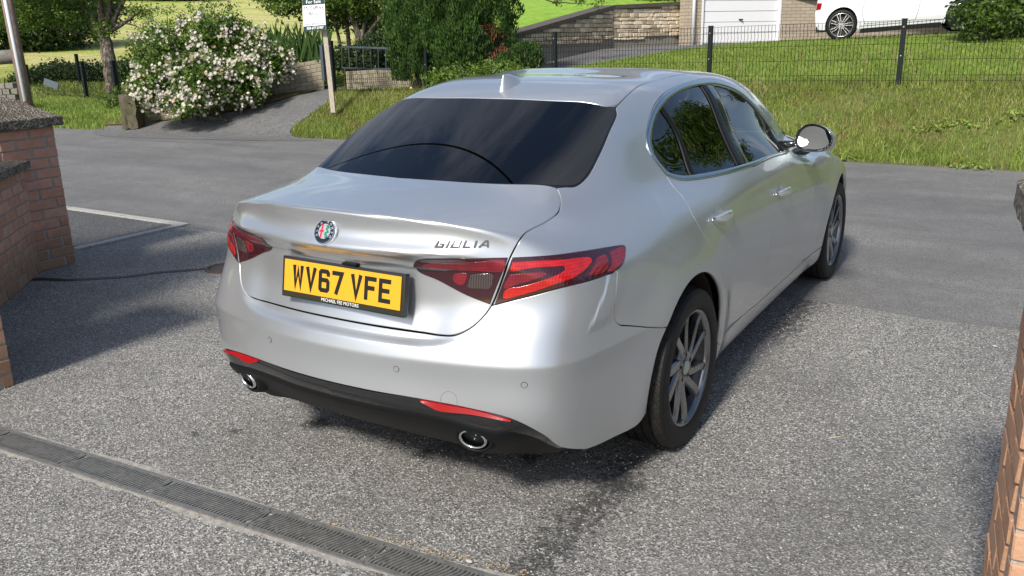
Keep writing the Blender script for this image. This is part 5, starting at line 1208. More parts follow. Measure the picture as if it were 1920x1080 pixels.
for v_ in bm.verts: v_.co += Vector((rnd.uniform(-.02, .02),)*1+(rnd.uniform(-.02, .02), rnd.uniform(-.02, .02)))
stonem = concrete('rough_stone', (.11, .09, .065), 14, .5); o = bmobj('stonework', bm, stonem, e); o.location = (0, 0, .33)
# ------------------------------------------------------------------ mesh fences
fgreen = MAT('fence_green', (.004, .007, .006), .7, spec=.1); fpost = MAT('post_grey', (.009, .013, .015), .5, spec=.25); galv = MAT('galvanised', (.5, .5, .5), .35, .8)
def wires(V, F, pts, r, n=4): tube(V, F, pts, r, n, False)
def panel_mesh(L, H, folds, slope, wr=.0034, sp=.05):
    V = []; F = []; n = int(L/sp)
    def yo(z):
        for f in folds:
            if abs(z-f) < .06: return -.028*(1-abs(z-f)/.06)
        return 0
    zs = sorted(set([0.]+[f+d for f in folds for d in (-.06, 0, .06)]+[H]))
    for i in range(n+1): x = .03+i*(L-.06)/n; wires(V, F, [(x, yo(z), z+slope*x) for z in zs if z <= H], wr, 3)
    k = 0
    for z in list(np.arange(.03, H-.02, .2))+[H-.005]:
        wires(V, F, [(.0, yo(z)+.004, z), (L, yo(z)+.004, z+slope*L)], .0032, 3)
    for f in folds:
        wires(V, F, [(.0, .004, f-.06), (L, .004, f-.06+slope*L)], .003, 3); wires(V, F, [(.0, .004, f+.06), (L, .004, f+.06+slope*L)], .003, 3)
    return V, F
def post(name, parent, p, h, w=.06):
    bm = bmesh.new(); bm_box(bm, (0, 0, h/2-.1), (w, w, h+.2)); bm_box(bm, (0, 0, h+.004), (w+.006, w+.006, .012)); o = bmobj(name, bm, fpost, parent); o.location = p
    for z in (h*.12, h*.52, h*.9): c_ = box('bolt', (0, -w/2-.006, z), (.016, .010, .016), galv, o)
    return o
def fence(label, posts, H, ph, group='mesh fence runs', last=True, pw=.06, wr=.0034, sp=.05):
    e = empty('mesh_fence', label, 'fence', (0, 0, 0), group=None)
    for i, p in enumerate(posts):
        post('post', e, p, ph, pw)
        if i < len(posts)-1:
            q = posts[i+1]; d = np.array(q)-np.array(p); L = math.hypot(d[0], d[1])-.06; V, F = panel_mesh(L, H, (.12*0+.10, H-.16), d[2]/L, wr, sp)
            u = d[:2]/np.hypot(*d[:2]); o = mesh('wire_mesh', V, F, fgreen, e); o.location = (p[0]+u[0]*.03, p[1]+u[1]*.03, p[2]+.02); o.rotation_euler = (0, 0, math.atan2(d[1], d[0]))
    return e
fx = [.28+2.61, .28, -2.33, -4.93, -7.54, -9.78]; ztop = [1.755, 1.735, 1.70, 1.665, 1.62, 1.59]
fence('green wire mesh fence on dark posts along the top of the roadside bank', [(x, 9.6, zt-.96) for x, zt in zip(fx, ztop)], .93, .96)
lf = [cd(223, 200, 20.), cd(163, 184, 25.), cd(58, 175, 32.), cd(-40, 176, 36.)]
fence('left run of green wire mesh fence between the road verge and the field', [(p[0], p[1], p[2]-.02) for p in lf], 1.0, 1.05, pw=.09, wr=.0024, sp=.09)
lf2 = [cd(151, 158, 33.), cd(270, 150, 33.)]; fence('short far wire fence with one leaning dark post behind the left fence', [(p[0], p[1], p[2]) for p in lf2], 1.0, 1.12, pw=.10, wr=.0024, sp=.09)
# metal garden gate on the buff wall
gm_ = MAT('gate_paint', (.075, .095, .115), .4); gt = empty('garden_gate', 'open blue-grey metal bar gate behind the leaning sale board post', 'gate', (0, 0, 0))
g0 = cd(606, 150, 16.9); g1 = cd(606, 84, 16.9); box('gate_post', ((g0[0]+g1[0])/2, (g0[1]+g1[1])/2, (g0[2]+g1[2])/2), (.07, .07, g1[2]-g0[2]), gm_, gt)
ga, gb = cd(640, 88, 16.6), cd(752, 92, 16.0); V = []; F = []; tube(V, F, [ga, gb], .022, 6); mesh('top_rail', V, F, gm_, gt)
gc, gdn = cd(642, 128, 16.6), cd(752, 130, 16.0); V = []; F = []; tube(V, F, [gc, gdn], .018, 6); mesh('bottom_rail', V, F, gm_, gt)
for i in range(9): t = i/8; V = []; F = []; tube(V, F, [ga+(gb-ga)*t, gc+(gdn-gc)*t], .009, 5); mesh('gate_bar', V, F, gm_, gt)
# ------------------------------------------------------------------ sale board
sgn = empty('sale_board', 'white and dark green estate agent sale board on a leaning pale wooden post', 'sign', (0, 0, 0))
woodm = MAT('weathered_wood', (.42, .36, .29), .8); _n = noise(woodm, coords(woodm, 'Object', (30, 30, 2)), 3, 5, .7); setc(woodm, ramp(woodm, _n, [(.3, (.26, .21, .16)), (.7, (.52, .46, .38))]))
s0, s1 = cd(623, 190, 15.2), cd(600, -30, 15.0); V = []; F = []
dv_ = (s1-s0)/np.linalg.norm(s1-s0); rt = np.array([CR[0][0], CR[0][1], 0]); rt /= np.linalg.norm(rt); fw = np.cross(dv_, rt)
for p in (s0-dv_*.2, s1):
    for a_, b_ in ((-1, -1), (1, -1), (1, 1), (-1, 1)): V.append(tuple(p+rt*a_*.040+fw*b_*.03))
mesh('post', V, [(0, 1, 5, 4), (1, 2, 6, 5), (2, 3, 7, 6), (3, 0, 4, 7), (4, 5, 6, 7)], woodm, sgn)
signw = MAT('sign_white', (.74, .75, .76), .4); signg = MAT('sign_green', (.004, .040, .034), .6, spec=.2); signk = MAT('sign_text', (.012, .03, .035), .6, spec=.2)
tl, tr, bl_, br_ = cd(566, -6, 14.95), cd(607, -8, 14.9), cd(571.5, 58, 14.95), cd(610, 56, 14.9)
ux_ = (tr-tl); W_ = np.linalg.norm(ux_); ux_ /= W_; uy_ = (tl-bl_); H_ = np.linalg.norm(uy_); uy_ /= H_; nz_ = np.cross(ux_, uy_); Ms = Matrix((Vector(ux_), Vector(uy_), Vector(nz_))).transposed().to_4x4(); Ms.translation = Vector((tl+tr+bl_+br_)/4)
bd = sub_empty('board', sgn); bd.matrix_local = Ms
box('panel', (0, 0, -.004), (W_, H_, .008), signw, bd); box('header', (0, H_/2-.075, .0015), (W_-.004, .15, .002), signg, bd); box('footer', (0, -H_/2+.042, .0015), (W_-.004, .084, .002), signg, bd)
def st(txt, x, y, s_, m_, b=.0, sx=1.): text_mesh('lettering', txt, s_, m_, bd, Matrix.Translation((x, y, .0035)), .0003, b, sx=sx)
st('For Sale', -.0, H_/2-.100, .082, white, .0); st('McCaffrey', .0, H_/2-.205, .088, signk, 0., .95); st('Bros.', .0, H_/2-.305, .088, signk, .0, .95)
st('www.mccaffreybros.co.uk', 0, -H_/2+.115, .034, signk, .0003, .95); st('028 677 21907', .01, -H_/2+.042, .058, white, .001, .85)
for i in range(2): box('print_line', (0, -H_/2+.175+.025*i, .0012), (W_*.55, .005, .001), signk, bd)
# ------------------------------------------------------------------ telegraph pole and things by it
polem = MAT('pole_wood', (.24, .13, .10), .9); _n = noise(polem, coords(polem, 'Object', (6, 6, .6)), 4, 5, .7); setc(polem, ramp(polem, _n, [(.3, (.14, .09, .075)), (.7, (.32, .23, .19))]))
tp_ = empty('telegraph_pole', 'reddish brown telegraph pole with a pale grey cable cover behind the left pillar', 'pole', (0, 0, 0)); b0, b1 = cd(50, 190, 19.), cd(13, 0, 19.); up_ = (b1-b0); b2 = b1+up_*2.2
V = []; F = []; tube(V, F, [b0-up_*.2, b1, b2], [.125, .12, .11], 14); mesh('pole', V, F, polem, tp_, smooth=True)
greyc = MAT('cable_cover', (.66, .69, .72), .4); o1 = (CO-b0); o1[2] = 0; o1 /= np.linalg.norm(o1); V = []; F = []; tube(V, F, [b0+o1*.13-rt*.03, b1+o1*.13-rt*.04, b2+o1*.12], .042, 8); mesh('cable_guard', V, F, greyc, tp_, smooth=True)
pw = empty('stone_wall_end', 'grey rubble wall end with a rounded coping behind the telegraph pole', 'wall', (0, 0, 0)); q0, q1 = cd(-60, 178, 20.5), cd(44, 172, 20.)
rub = concrete('rubble', (.20, .19, .17), 8); 
for r_ in range(5):
    for c_ in range(7):
        t = (c_+.5*(r_ % 2))/7; p = q0+(q1-q0)*t; o = box('stone', (p[0], p[1], H1(p[0], p[1])+.08+r_*.135), (.23+rnd.uniform(-.05, .03), .3, .118), rub, pw, rot=Matrix.Rotation(math.atan2(q1[1]-q0[1], q1[0]-q0[0]), 3, 'Z'), bevel=.015)
V = []; F = []; tube(V, F, [q0+np.array([0, 0, .80]), q1+np.array([.0, 0, .80])], .16, 12); mesh('coping', V, F, rub, pw, smooth=True)
slab = box('slate_slab', tuple(cd(96, 157, 27.)), (.46, .05, .20), MAT('slate', (.10, .125, .15), .6), None, rot=Matrix.Rotation(.5, 3, 'Z') @ Matrix.Rotation(.35, 3, 'Y')); tag(slab, 'blue-grey slate slab leaning in the weeds behind the left fence', 'slab')
# ------------------------------------------------------------------ trees and shrubs
def tree(name, label, base, trunk, lobes, n, size, mat, seed, group=None, fork=None):
    e = empty(name, label, 'tree', (0, 0, 0), group=group); limbs('trunk', trunk, bark, e, 9); crown('crown', lobes, n, size, mat, e, seed, .5, .25); return e
tb = cd(212, 172, 21.); tb[2] = H1(tb[0], tb[1])-.05
C_ = lambda u, v_, d=21.: tuple(cd(u, v_, d))
tree('hawthorn_tree', 'old leaning tree with pale flaky bark left of the rose bush', tb,
     [([tuple(tb), C_(205, 110), C_(193, 65)], .19, .15), ([C_(193, 68), C_(168, 30), C_(140, -25), C_(110, -90)], .11, .05), ([C_(196, 66), C_(190, 20), C_(188, -40)], .09, .05), ([C_(200, 66), C_(205, 20), C_(215, -40, 20.6)], .08, .04), ([C_(205, 62), C_(222, 20), C_(245, -20, 20.5)], .07, .035), ([C_(206, 60), C_(235, 42), C_(262, 20, 20.4)], .05, .02), ([C_(180, 72), C_(150, 62), C_(110, 58), C_(85, 48)], .035, .012), ([C_(206, 46), C_(235, 44), C_(262, 52), C_(285, 72)], .025, .008), ([C_(152, 64), C_(155, 80), C_(165, 84)], .012, .004), ([C_(240, 40), C_(262, 22), C_(300, 14)], .02, .006), ([C_(184, 60), C_(160, 20), C_(150, -10)], .05, .02)],
     [lob(60, 0, 20.5, 75, 34, 1.2), lob(40, 35, 20.5, 40, 22, .8), lob(110, 30, 20.6, 50, 22, 1.0), lob(160, -20, 20.8, 90, 22, 1.2), lob(60, -60, 20.8, 160, 45, 1.8), lob(230, -40, 20.8, 80, 30, 1.2), lob(192, 55, 20.9, 22, 20, .3), lob(262, 20, 20.5, 26, 10, .4)], 30000, .034, lf_mid, 31)
tree('bare_stemmed_tree', 'small multi-stemmed tree with dark twisting trunks right of the sale board', None,
     [([C_(672, 100, 18.), C_(668, 50, 18.), C_(640, 0, 18.), C_(630, -40, 18.)], .07, .04), ([C_(674, 100, 18.), C_(682, 55, 18.), C_(700, 5, 18.)], .06, .03), ([C_(655, 98, 18.2), C_(650, 40, 18.2), C_(645, -20, 18.2)], .05, .03), ([C_(672, 85, 18.), C_(700, 50, 18.), C_(728, 12, 18.)], .04, .02), ([C_(640, 96, 18.), C_(630, 50, 18.), C_(618, 8, 18.)], .04, .02), ([C_(690, 96, 18.1), C_(704, 40, 18.1), C_(690, -10, 18.1)], .035, .02), ([C_(645, 60, 18.), C_(665, 40, 18.), C_(690, 30, 18.)], .02, .008)],
     [lob(560, 5, 17.6, 60, 24, .8), lob(640, -10, 17.8, 60, 30, .8), lob(690, 10, 18.3, 50, 26, .7), lob(640, 30, 18.4, 50, 25, .6), lob(700, 50, 18.5, 40, 24, .5), lob(520, -12, 17.4, 50, 14, .6)], 9000, .045, lf_mid, 33)
def bush(label, lobes, n, size, mat, seed, name='shrub', group=None, dens=1):
    l = lobes[0]; return shrub(name, label, 'shrub', (l[0], l[1], max(H1(l[0], l[1]), -.5)), lobes, n, size, mat, seed, group)
bush('dark ivy-clad bush filling the gap behind the metal gate', [lob(715, 95, 17.4, 45, 32, .5), lob(690, 118, 17.4, 40, 24, .4), lob(650, 112, 17.4, 30, 24, .4)], 9000, .035, lf_dark, 41, 'ivy_bush')
bush('dark hedge mass in the field corner behind the telegraph pole', [lob(20, 60, 45, 60, 45, 3), lob(90, 50, 46, 70, 42, 3), lob(150, 20, 48, 60, 30, 3), lob(-20, 20, 45, 60, 45, 3)], 16000, .14, lf_dark, 42, 'hedge')
bush('dark low shrubs behind the left mesh fence', [lob(110, 140, 34, 40, 22, 1.), lob(175, 140, 34, 45, 20, 1.), lob(250, 135, 33, 40, 22, 1.), lob(60, 150, 33, 30, 14, .8), lob(320, 120, 33, 50, 22, 1.)], 12000, .07, lf_dark, 43, 'shrub')
bush('pale green seedy shrub rising above the left of the rose bush', [lob(310, 40, 17.6, 45, 26, .5), lob(400, 20, 17.8, 50, 18, .5), lob(275, 70, 17.4, 24, 24, .4)], 1500, .03, lf_mid, 44, 'shrub')
bush('small leafy shrub at the right foot of the left fence post', [lob(222, 190, 19.4, 16, 16, .3)], 900, .035, lf_mid, 45, 'shrub')
tree('roadside_tree', 'dark tree line at the top left beyond the hayfield', None, [([C_(200, 20, 95), C_(200, -40, 95)], .5, .3)], [lob(60, -20, 95, 90, 24, 6), lob(200, -10, 95, 70, 14, 5), lob(330, -22, 96, 80, 14, 5)], 9000, .35, lf_dark, 46)
# spiky iris clump
ir = empty('iris_clump', 'tall clump of dark sword-shaped leaves left of the sale board', 'plant', (0, 0, 0)); V = []; F = []
for i in range(150):
    p = cd(rnd.uniform(500, 612), rnd.uniform(108, 118), rnd.uniform(17.3, 18.2)); h = rnd.uniform(.35, .80); a_ = rnd.uniform(-.35, .35); w = rnd.uniform(.018, .03); t = rt*math.cos(rnd.uniform(-.9, .9)); b = len(V); tilt = rt*a_*h+np.array([0, 0, h])
    for k, (f_, ww) in enumerate(((0, .8), (.5, 1.), (.85, .6), (1., .02))): q = p+tilt*f_+rt*a_*.25*f_*f_; V += [tuple(q-t*w*ww), tuple(q+t*w*ww)]
    for k in range(3): F.append((b+2*k, b+2*k+1, b+2*k+3, b+2*k+2))
mesh('blades', V, F, lf_blade, ir)
# conifers: upright sprays
def conifer(name, label, cols, n, size, mat, seed, dead=None, group=None):
    e = empty(name, label, 'conifer', (0, 0, 0), group=group); r = np.random.RandomState(seed); Ps = []; Ns = []
    for (u0, v0, dep, ru, hv, rd) in cols:   # base pixel, half width px, height px, half depth m
        k = dep/CAM['f']; R0, Hh = ru*k, hv*k; c0 = cd(u0, v0, dep); m_ = int(n*R0*Hh); t = r.rand(m_)**.9; prof = np.minimum(1, .72+1.1*t)*np.sqrt(np.clip(1-t**5, 0, 1)); a = r.rand(m_)*2*PI; lump = 1+.17*np.sin(a*5+t*9+seed)+.13*np.sin(a*11-t*21)+.09*np.sin(a*7+t*43)
        q = (.72+.28*r.rand(m_)**.5)*lump*prof; P = np.stack([c0[0]+np.cos(a)*R0*q, c0[1]+np.sin(a)*rd*q, c0[2]+t*Hh], 1); Ps.append(P); Ns.append(np.stack([np.cos(a), np.sin(a), .25+0*a], 1))
        # dark inner mass
    P = np.concatenate(Ps); N = np.concatenate(Ns); n_ = len(P); s = size*(.5+r.rand(n_))[:, None]; up = np.array([0, 0, 1.])+N*.35+r.normal(size=(n_, 3))*.22; up /= np.linalg.norm(up, axis=1)[:, None]; sd_ = np.cross(up, r.normal(size=(n_, 3))); sd_ /= np.linalg.norm(sd_, axis=1)[:, None]
    V = np.stack([P-up*s*.8, P+sd_*s*.32, P+up*s, P-sd_*s*.32], 1).reshape(-1, 3); F = np.arange(n_)[:, None]*4+np.array([[0, 1, 2, 3]]); fast('crown', V, F, mat, e)
    for (u0, v0, dep, ru, hv, rd) in cols[:1]:
        c0 = cd(u0, v0, dep); limbs('trunk', [([tuple(c0-np.array([0, 0, .2])), tuple(c0+np.array([0, 0, hv*dep/CAM['f']*.3])), tuple(c0+np.array([.02, 0, hv*dep/CAM['f']*.75]))], .10, .03)], bark, e, 8)
    if dead:
        V, F = leafquads(np.concatenate([np.array(cd(u, v_, d_))+r.normal(size=(90, 3))*np.array([.09, .10, .05]) for u, v_, d_ in dead]), r, .05, .3); fast('dead_sprays', V, F, lf_dead, e)
    return e
conifer('cypress_tree', 'broad dark green upright conifer with rusty dead sprays, behind the mesh fence', [(800, 150, 15.9, 66, 330, .6), (850, 148, 15.7, 70, 340, .65), (905, 138, 15.9, 62, 330, .6), (865, 150, 15.3, 50, 110, .4), (760, 150, 16.2, 22, 300, .4)], 26000, .030, lf_con, 51, [(912, 52, 15.2), (925, 62, 15.2), (905, 70, 15.2), (940, 98, 15.1), (952, 104, 15.1), (930, 108, 15.1)])
conifer('low_conifer', 'small bushy conifer beside the cypress, in front of the tarmac drive', [(985, 132, 14.8, 28, 50, .3), (955, 140, 14.7, 26, 40, .3), (1000, 128, 14.9, 14, 46, .2)], 30000, .028, lf_con, 52)
bush('low weedy shrub with brown stalks at the foot of the conifers', [lob(930, 140, 14.4, 70, 22, .3), lob(850, 150, 14.3, 60, 18, .3)], 4500, .03, lf_mid, 53, 'shrub')
bush('glossy laurel bush at the right edge of the lawn, in front of the white car', [lob(1850, 40, 15.4, 48, 34, .5), lob(1905, 40, 15.6, 55, 42, .6), lob(1815, 20, 15.6, 28, 22, .35), lob(1880, 5, 15.6, 60, 22, .5), lob(1960, 20, 15.6, 60, 60, .6)], 9000, .045, lf_lau, 54, 'laurel_bush')
# broad-leaved weeds and tall seed heads on the bank
def weed(u, v_, dep, s_, lab, seed):
    r = np.random.RandomState(seed); c_ = cd(u, v_, dep); c_[2] = H1(c_[0], c_[1]); P = c_+r.normal(size=(70, 3))*np.array([s_, s_*.6, s_*.25])+np.array([0, 0, s_*.35]); V, F = leafquads(P, r, .028, .5, np.tile([0, -.3, 1.], (70, 1)), .6)
    o = tag(fast('weed', V, F, gr_lawn), lab, 'weed', 'broad-leaved weeds on the bank'); o['kind'] = 'stuff'
weed(1800, 215, 10.6, .14, 'broad-leaved weed on the bank, highest and nearest the laurel bush', 1); weed(1830, 262, 10.1, .13, 'broad-leaved weed low on the bank above the road edge at the far right', 2); weed(1600, 190, 10.8, .10, 'small broad-leaved weed on the bank above the door mirror', 3); weed(1745, 200, 10.7, .12, 'broad-leaved weed on the bank below the fence post nearest the laurel', 4); weed(1905, 230, 10.4, .14, 'broad-leaved weed at the right picture edge on the bank', 5)
V = []; F = []; r = random.Random(4)
for i in range(46):
    x = r.uniform(-9.4, 3.2); y = r.uniform(8.9, 9.9); z = H1(x, y); h = r.uniform(.3, .5); dx, dy = r.uniform(-.15, .15), r.uniform(-.1, .1)
    wires(V, F, [(x, y, z), (x+dx*.4, y+dy*.4, z+h*.6), (x+dx, y+dy, z+h)], .0022, 3)
    for k in range(7): q = (x+dx+r.uniform(-.03, .03), y+dy, z+h+r.uniform(-.09, .03)); b = len(V); V += [(q[0]-.005, q[1], q[2]), (q[0]+.005, q[1], q[2]), (q[0]+.008*r.uniform(-1, 1), q[1], q[2]+.04)]; F.append((b, b+1, b+2))
o = mesh('seed_heads', V, F, gr_dry); o['kind'] = 'stuff'; o['label'] = 'pale flowering grass stalks standing along the fence line'; o['category'] = 'grass'
yf = MAT('yellow_petal', (.8, .62, .02), .6)
for u, v_, dep, lab in ((1849, 182, 11.0, 'yellow dandelion flower on the bank at the right'), (771, 165, 15.3, 'yellow flower at the foot of the mesh fence by the conifer'), (344, 202, 15.4, 'yellow flower low in front of the rose bush')):
    c_ = cd(u, v_, dep); V, F = lathe([(0, .003), (.004, .017), (.008, .013), (.010, 0)], 10); o = mesh('dandelion', [(b_+c_[0], a_*.0-.01+d_*.3+c_[1], a_+.1*0+d_*.9+c_[2]) for a_, b_, d_ in V], F, yf); tag(o, lab, 'flower')
# ------------------------------------------------------------------ stone retaining wall and grass bank behind it
sa, sb_, sc_ = cd(948, 80, 17.6), cd(1150, 68, 21.3), cd(1280, 62, 22.8)
for p in (sa, sb_, sc_): p[2] -= 0
topA, topB, topC = cd(950, 76, 17.6)[2], cd(1150, 17, 21.3)[2], cd(1280, 10, 22.8)[2]
stm = [brickmat('sandstone_%s' % k, c1, c2, c3, 12) for k, c1, c2, c3 in (('a', (.72, .60, .43), (.80, .70, .53), (.58, .46, .32)), ('b', (.44, .36, .25), (.55, .46, .33), (.32, .25, .17)))]
cap_m = concrete('dark_coping', (.10, .085, .07), 12)
def stone_wall(label, a, b, za, zb, ta, tb_, mats, n_rows=None, hgt=.10, seed=1):
    e = empty('stone_wall', label, 'wall', (0, 0, 0)); a = np.array(a[:2]); b = np.array(b[:2]); L = np.linalg.norm(b-a); u = (b-a)/L; n = np.array([u[1], -u[0]]); r = random.Random(seed); ang = math.atan2(u[1], u[0])
    V = []
    for p, z, t in ((a, za, ta), (b, zb, tb_)):
        for off in (-.03, -.35):
            for zz in (z-.5, t): V.append((p[0]+n[0]*off, p[1]+n[1]*off, zz))
    mesh('mortar_core', V, [(0, 4, 5, 1), (6, 2, 3, 7), (1, 5, 7, 3), (0, 1, 3, 2), (5, 4, 6, 7)], mortar2, e)
    z = min(za, zb)-.1; zmax = max(ta, tb_)
    while z < zmax:
        h = r.uniform(.055, .12); x = r.uniform(-.2, 0)
        while x < L:
            l_ = r.uniform(.11, .36); x0, x1 = max(x, 0), min(x+l_, L); t = ((x0+x1)/2)/L; zt = ta+(tb_-ta)*t
            if x1-x0 > .05 and z+h < zt+.03 and z+h > za+(zb-za)*t-.05:
                bm = bmesh.new(); bm_box(bm, (0, 0, 0), (x1-x0-.014, .10, h-.014))
                for v_ in bm.verts: v_.co += Vector((r.uniform(-.010, .010), r.uniform(-.008, .008), r.uniform(-.008, .008)))
                bmesh.ops.bevel(bm, geom=list(bm.edges), offset=.010, segments=1, affect='EDGES'); c_ = a+u*(x0+x1)/2-n*(.045-r.uniform(-.006, .012)); o = bmobj('stone', bm, r.choice(mats), e); o.location = (c_[0], c_[1], z+h/2); o.rotation_euler = (0, 0, ang)
            x += l_
        z += h
    V = []
    for p, t in ((a, ta), (b, tb_)):
        for off, zz in ((.05, .0), (.05, .09), (-.42, .09), (-.42, 0)): V.append((p[0]+n[0]*off, p[1]+n[1]*off, t+zz))
    mesh('coping', V, [(0, 4, 5, 1), (1, 5, 6, 2), (2, 6, 7, 3), (3, 7, 4, 0), (0, 1, 2, 3), (4, 7, 6, 5)], cap_m, e); return e
stone_wall('darker sloping stone retaining wall rising beside the garage drive', sa, sb_, sa[2]-.05, sb_[2], topA, topB, [stm[1], stm[1], stm[0]], seed=3)
stone_wall('pale level sandstone wall between the sloping wall and the garage', sb_, sc_, sb_[2], sc_[2], topB, topC, [stm[0], stm[0], stm[1]], seed=4)
V = [(sa[0]-3, sa[1]-1.2, topA-.35)]; a3 = [np.array([sa[0]-3., sa[1]-.5, topA-.5]), np.array([sa[0], sa[1], topA]), np.array([sb_[0], sb_[1], topB]), np.array([sc_[0], sc_[1], topC]), np.array([sc_[0]+8, sc_[1]+6, topC+.2])]
V = []; F = []; NR = 12
for i in range(NR+1):
    t = i/NR; dd = 55*t**1.4
    for p in a3: V.append((p[0]-dd*.55-.25, p[1]+dd*.83+.2, p[2]+.03+dd*.062+.25*math.sin(min(1, t*5)*PI/2)))
for i in range(NR):
    for k in range(4): F.append((i*5+k, i*5+k+1, (i+1)*5+k+1, (i+1)*5+k))
lawnm = MAT('mown_bank', (.14, .25, .03), .95); v = coords(lawnm); setc(lawnm, ramp(lawnm, noise(lawnm, v, 5, 6, .7), [(.35, (.17, .33, .025)), (.6, (.30, .48, .05)), (.75, (.40, .50, .09))])); lk(lawnm, bump(lawnm, noise(lawnm, v, 30, 4, .7), .8, .05), bsdf(lawnm).inputs['Normal'])
kind(mesh('grass_bank', V, F, lawnm, smooth=True), 'structure')
bt_ = [([C_(1000, -30, 17.5), C_(1025, 0, 17.5), C_(1060, 5, 17.5), C_(1110, 8, 17.5)], .02, .006), ([C_(1050, -30, 17.5), C_(1075, -5, 17.5), C_(1100, 4, 17.5)], .02, .006), ([C_(1160, -30, 17.6), C_(1130, -2, 17.6), C_(1118, 12, 17.6)], .015, .005)]
bb = empty('overhanging_branch', 'thin leafy branches hanging into the picture top above the stone wall', 'branch', (0, 0, 0)); limbs('twig', bt_, bark, bb, 5); crown('leaves', [lob(1070, 0, 17.5, 50, 6, .3), lob(1120, 2, 17.6, 20, 8, .2)], 260, .035, lf_mid, bb, 71, .5)
bush('dark shrub at the top of the sandstone wall beside the house', [lob(1200, -2, 24, 70, 12, .8)], 2200, .06, lf_dark, 55, 'shrub')
# ------------------------------------------------------------------ house with garage
hs = empty('house', 'pale brick house with a white panelled garage door behind the lawn', 'house', (0, 0, 0))
hbrick = MAT('house_brick', (.42, .35, .26), .9); _br = nd(hbrick, 'ShaderNodeTexBrick'); _br.inputs['Scale'].default_value = 1; _br.inputs['Brick Width'].default_value = .30; _br.inputs['Row Height'].default_value = .085; _br.inputs['Mortar Size'].default_value = .008; _br.offset = .5
_br.inputs['Color1'].default_value = (.40, .33, .245, 1); _br.inputs['Color2'].default_value = (.47, .40, .30, 1); _br.inputs['Mortar'].default_value = (.22, .19, .15, 1); lk(hbrick, coords(hbrick, 'UV'), _br.inputs['Vector']); setc(hbrick, _br.outputs['Color']); lk(hbrick, bump(hbrick, _br.outputs['Fac'], -.5, .01), bsdf(hbrick).inputs['Normal'])
ga_, gb_ = cd(1317, 80, 22.6), cd(1458, 76, 23.3); gu = (gb_-ga_); gu[2] = 0; GL_ = np.linalg.norm(gu); gu /= GL_; gn = np.array([gu[1], -gu[0], 0]); zb_ = 1.30
def gp(x, z, off=0.): q = ga_+gu*x+gn*off; return (q[0], q[1], z)
def wallquad(name, x0, x1, z0, z1, off, mat, th=.25, par=hs):
    V = [gp(x0, z0, off), gp(x1, z0, off), gp(x1, z1, off), gp(x0, z1, off), gp(x0, z0, off-th), gp(x1, z0, off-th), gp(x1, z1, off-th), gp(x0, z1, off-th)]
    o = mesh(name, V, [(0, 1, 2, 3), (5, 4, 7, 6), (1, 5, 6, 2), (4, 0, 3, 7), (3, 2, 6, 7), (4, 5, 1, 0)], mat, par)
    uv = o.data.uv_layers.new(name='UVMap'); 
    for poly in o.data.polygons:
        for li in poly.loop_indices:
            vi = o.data.loops[li].vertex_index; xx = (x0, x1, x1, x0)[vi % 4] if vi < 4 else (x0, x1, x1, x0)[vi-4]; uv.data[li].uv = (xx if poly.index not in (2, 3) else (0 if vi < 4 else .25), V[vi][2])
    return o
wallquad('wall', -.56, -.02, 1.1, 3.9, 0, hbrick); wallquad('wall', GL_+.02, GL_+7.5, 1.1, 3.9, .0, hbrick); wallquad('wall', -.02, GL_+.02, 3.45, 3.9, 0, hbrick)
gw = MAT('garage_white', (.78, .79, .80), .45); gd_ = sub_empty('garage_door', hs)
for i in range(8): wallquad('door_panel', 0, GL_, zb_+.03+i*.27, zb_+.03+i*.27+.258, -.07+.008*(i % 2), gw, .03, gd_)
wallquad('door_back', 0, GL_, zb_, 3.45, -.11, MAT('groove_grey', (.45, .46, .47), .6), .02, gd_)
box('door_handle', gp(GL_*.5, zb_+.62, -.05), (.12, .05, .03), blackm, gd_)
wallquad('door_frame', -.06, -.005, zb_, 3.45, .01, gw, .1); wallquad('door_frame', GL_+.005, GL_+.05, zb_, 3.45, .01, gw, .1)
V = []; F = []; tube(V, F, [gp(-.33, 1.3, .07), gp(-.33, 3.9, .07)], .045, 10); mesh('downpipe', V, F, gw, hs, smooth=True)
V = [gp(-1.0, 3.95, .22), gp(GL_+8, 3.95, .22), gp(GL_+8, 6.2, -3.2), gp(-1.0, 6.2, -3.2), gp(-1.0, 3.80, .22), gp(GL_+8, 3.80, .22), gp(GL_+8, 3.9, -7), gp(-1., 3.9, -7)]
tilem = MAT('roof_tile', (.12, .10, .09), .8); _br = nd(tilem, 'ShaderNodeTexBrick'); _br.inputs['Scale'].default_value = 3; lk(tilem, coords(tilem, 'Object'), _br.inputs['Vector']); lk(tilem, bump(tilem, _br.outputs['Fac'], -.6, .03), bsdf(tilem).inputs['Normal'])
mesh('roof', V, [(0, 1, 2, 3), (4, 5, 1, 0), (3, 2, 6, 7), (0, 3, 7, 4)], tilem, hs)
dp = box('brown_mat', gp(GL_+.25, 1.33, .25), (.5, .22, .03), MAT('coir', (.22, .13, .09), .9), None, rot=Matrix.Rotation(math.atan2(gu[1], gu[0]), 3, 'Z')); tag(dp, 'small brown mat lying at the right foot of the garage door', 'mat')
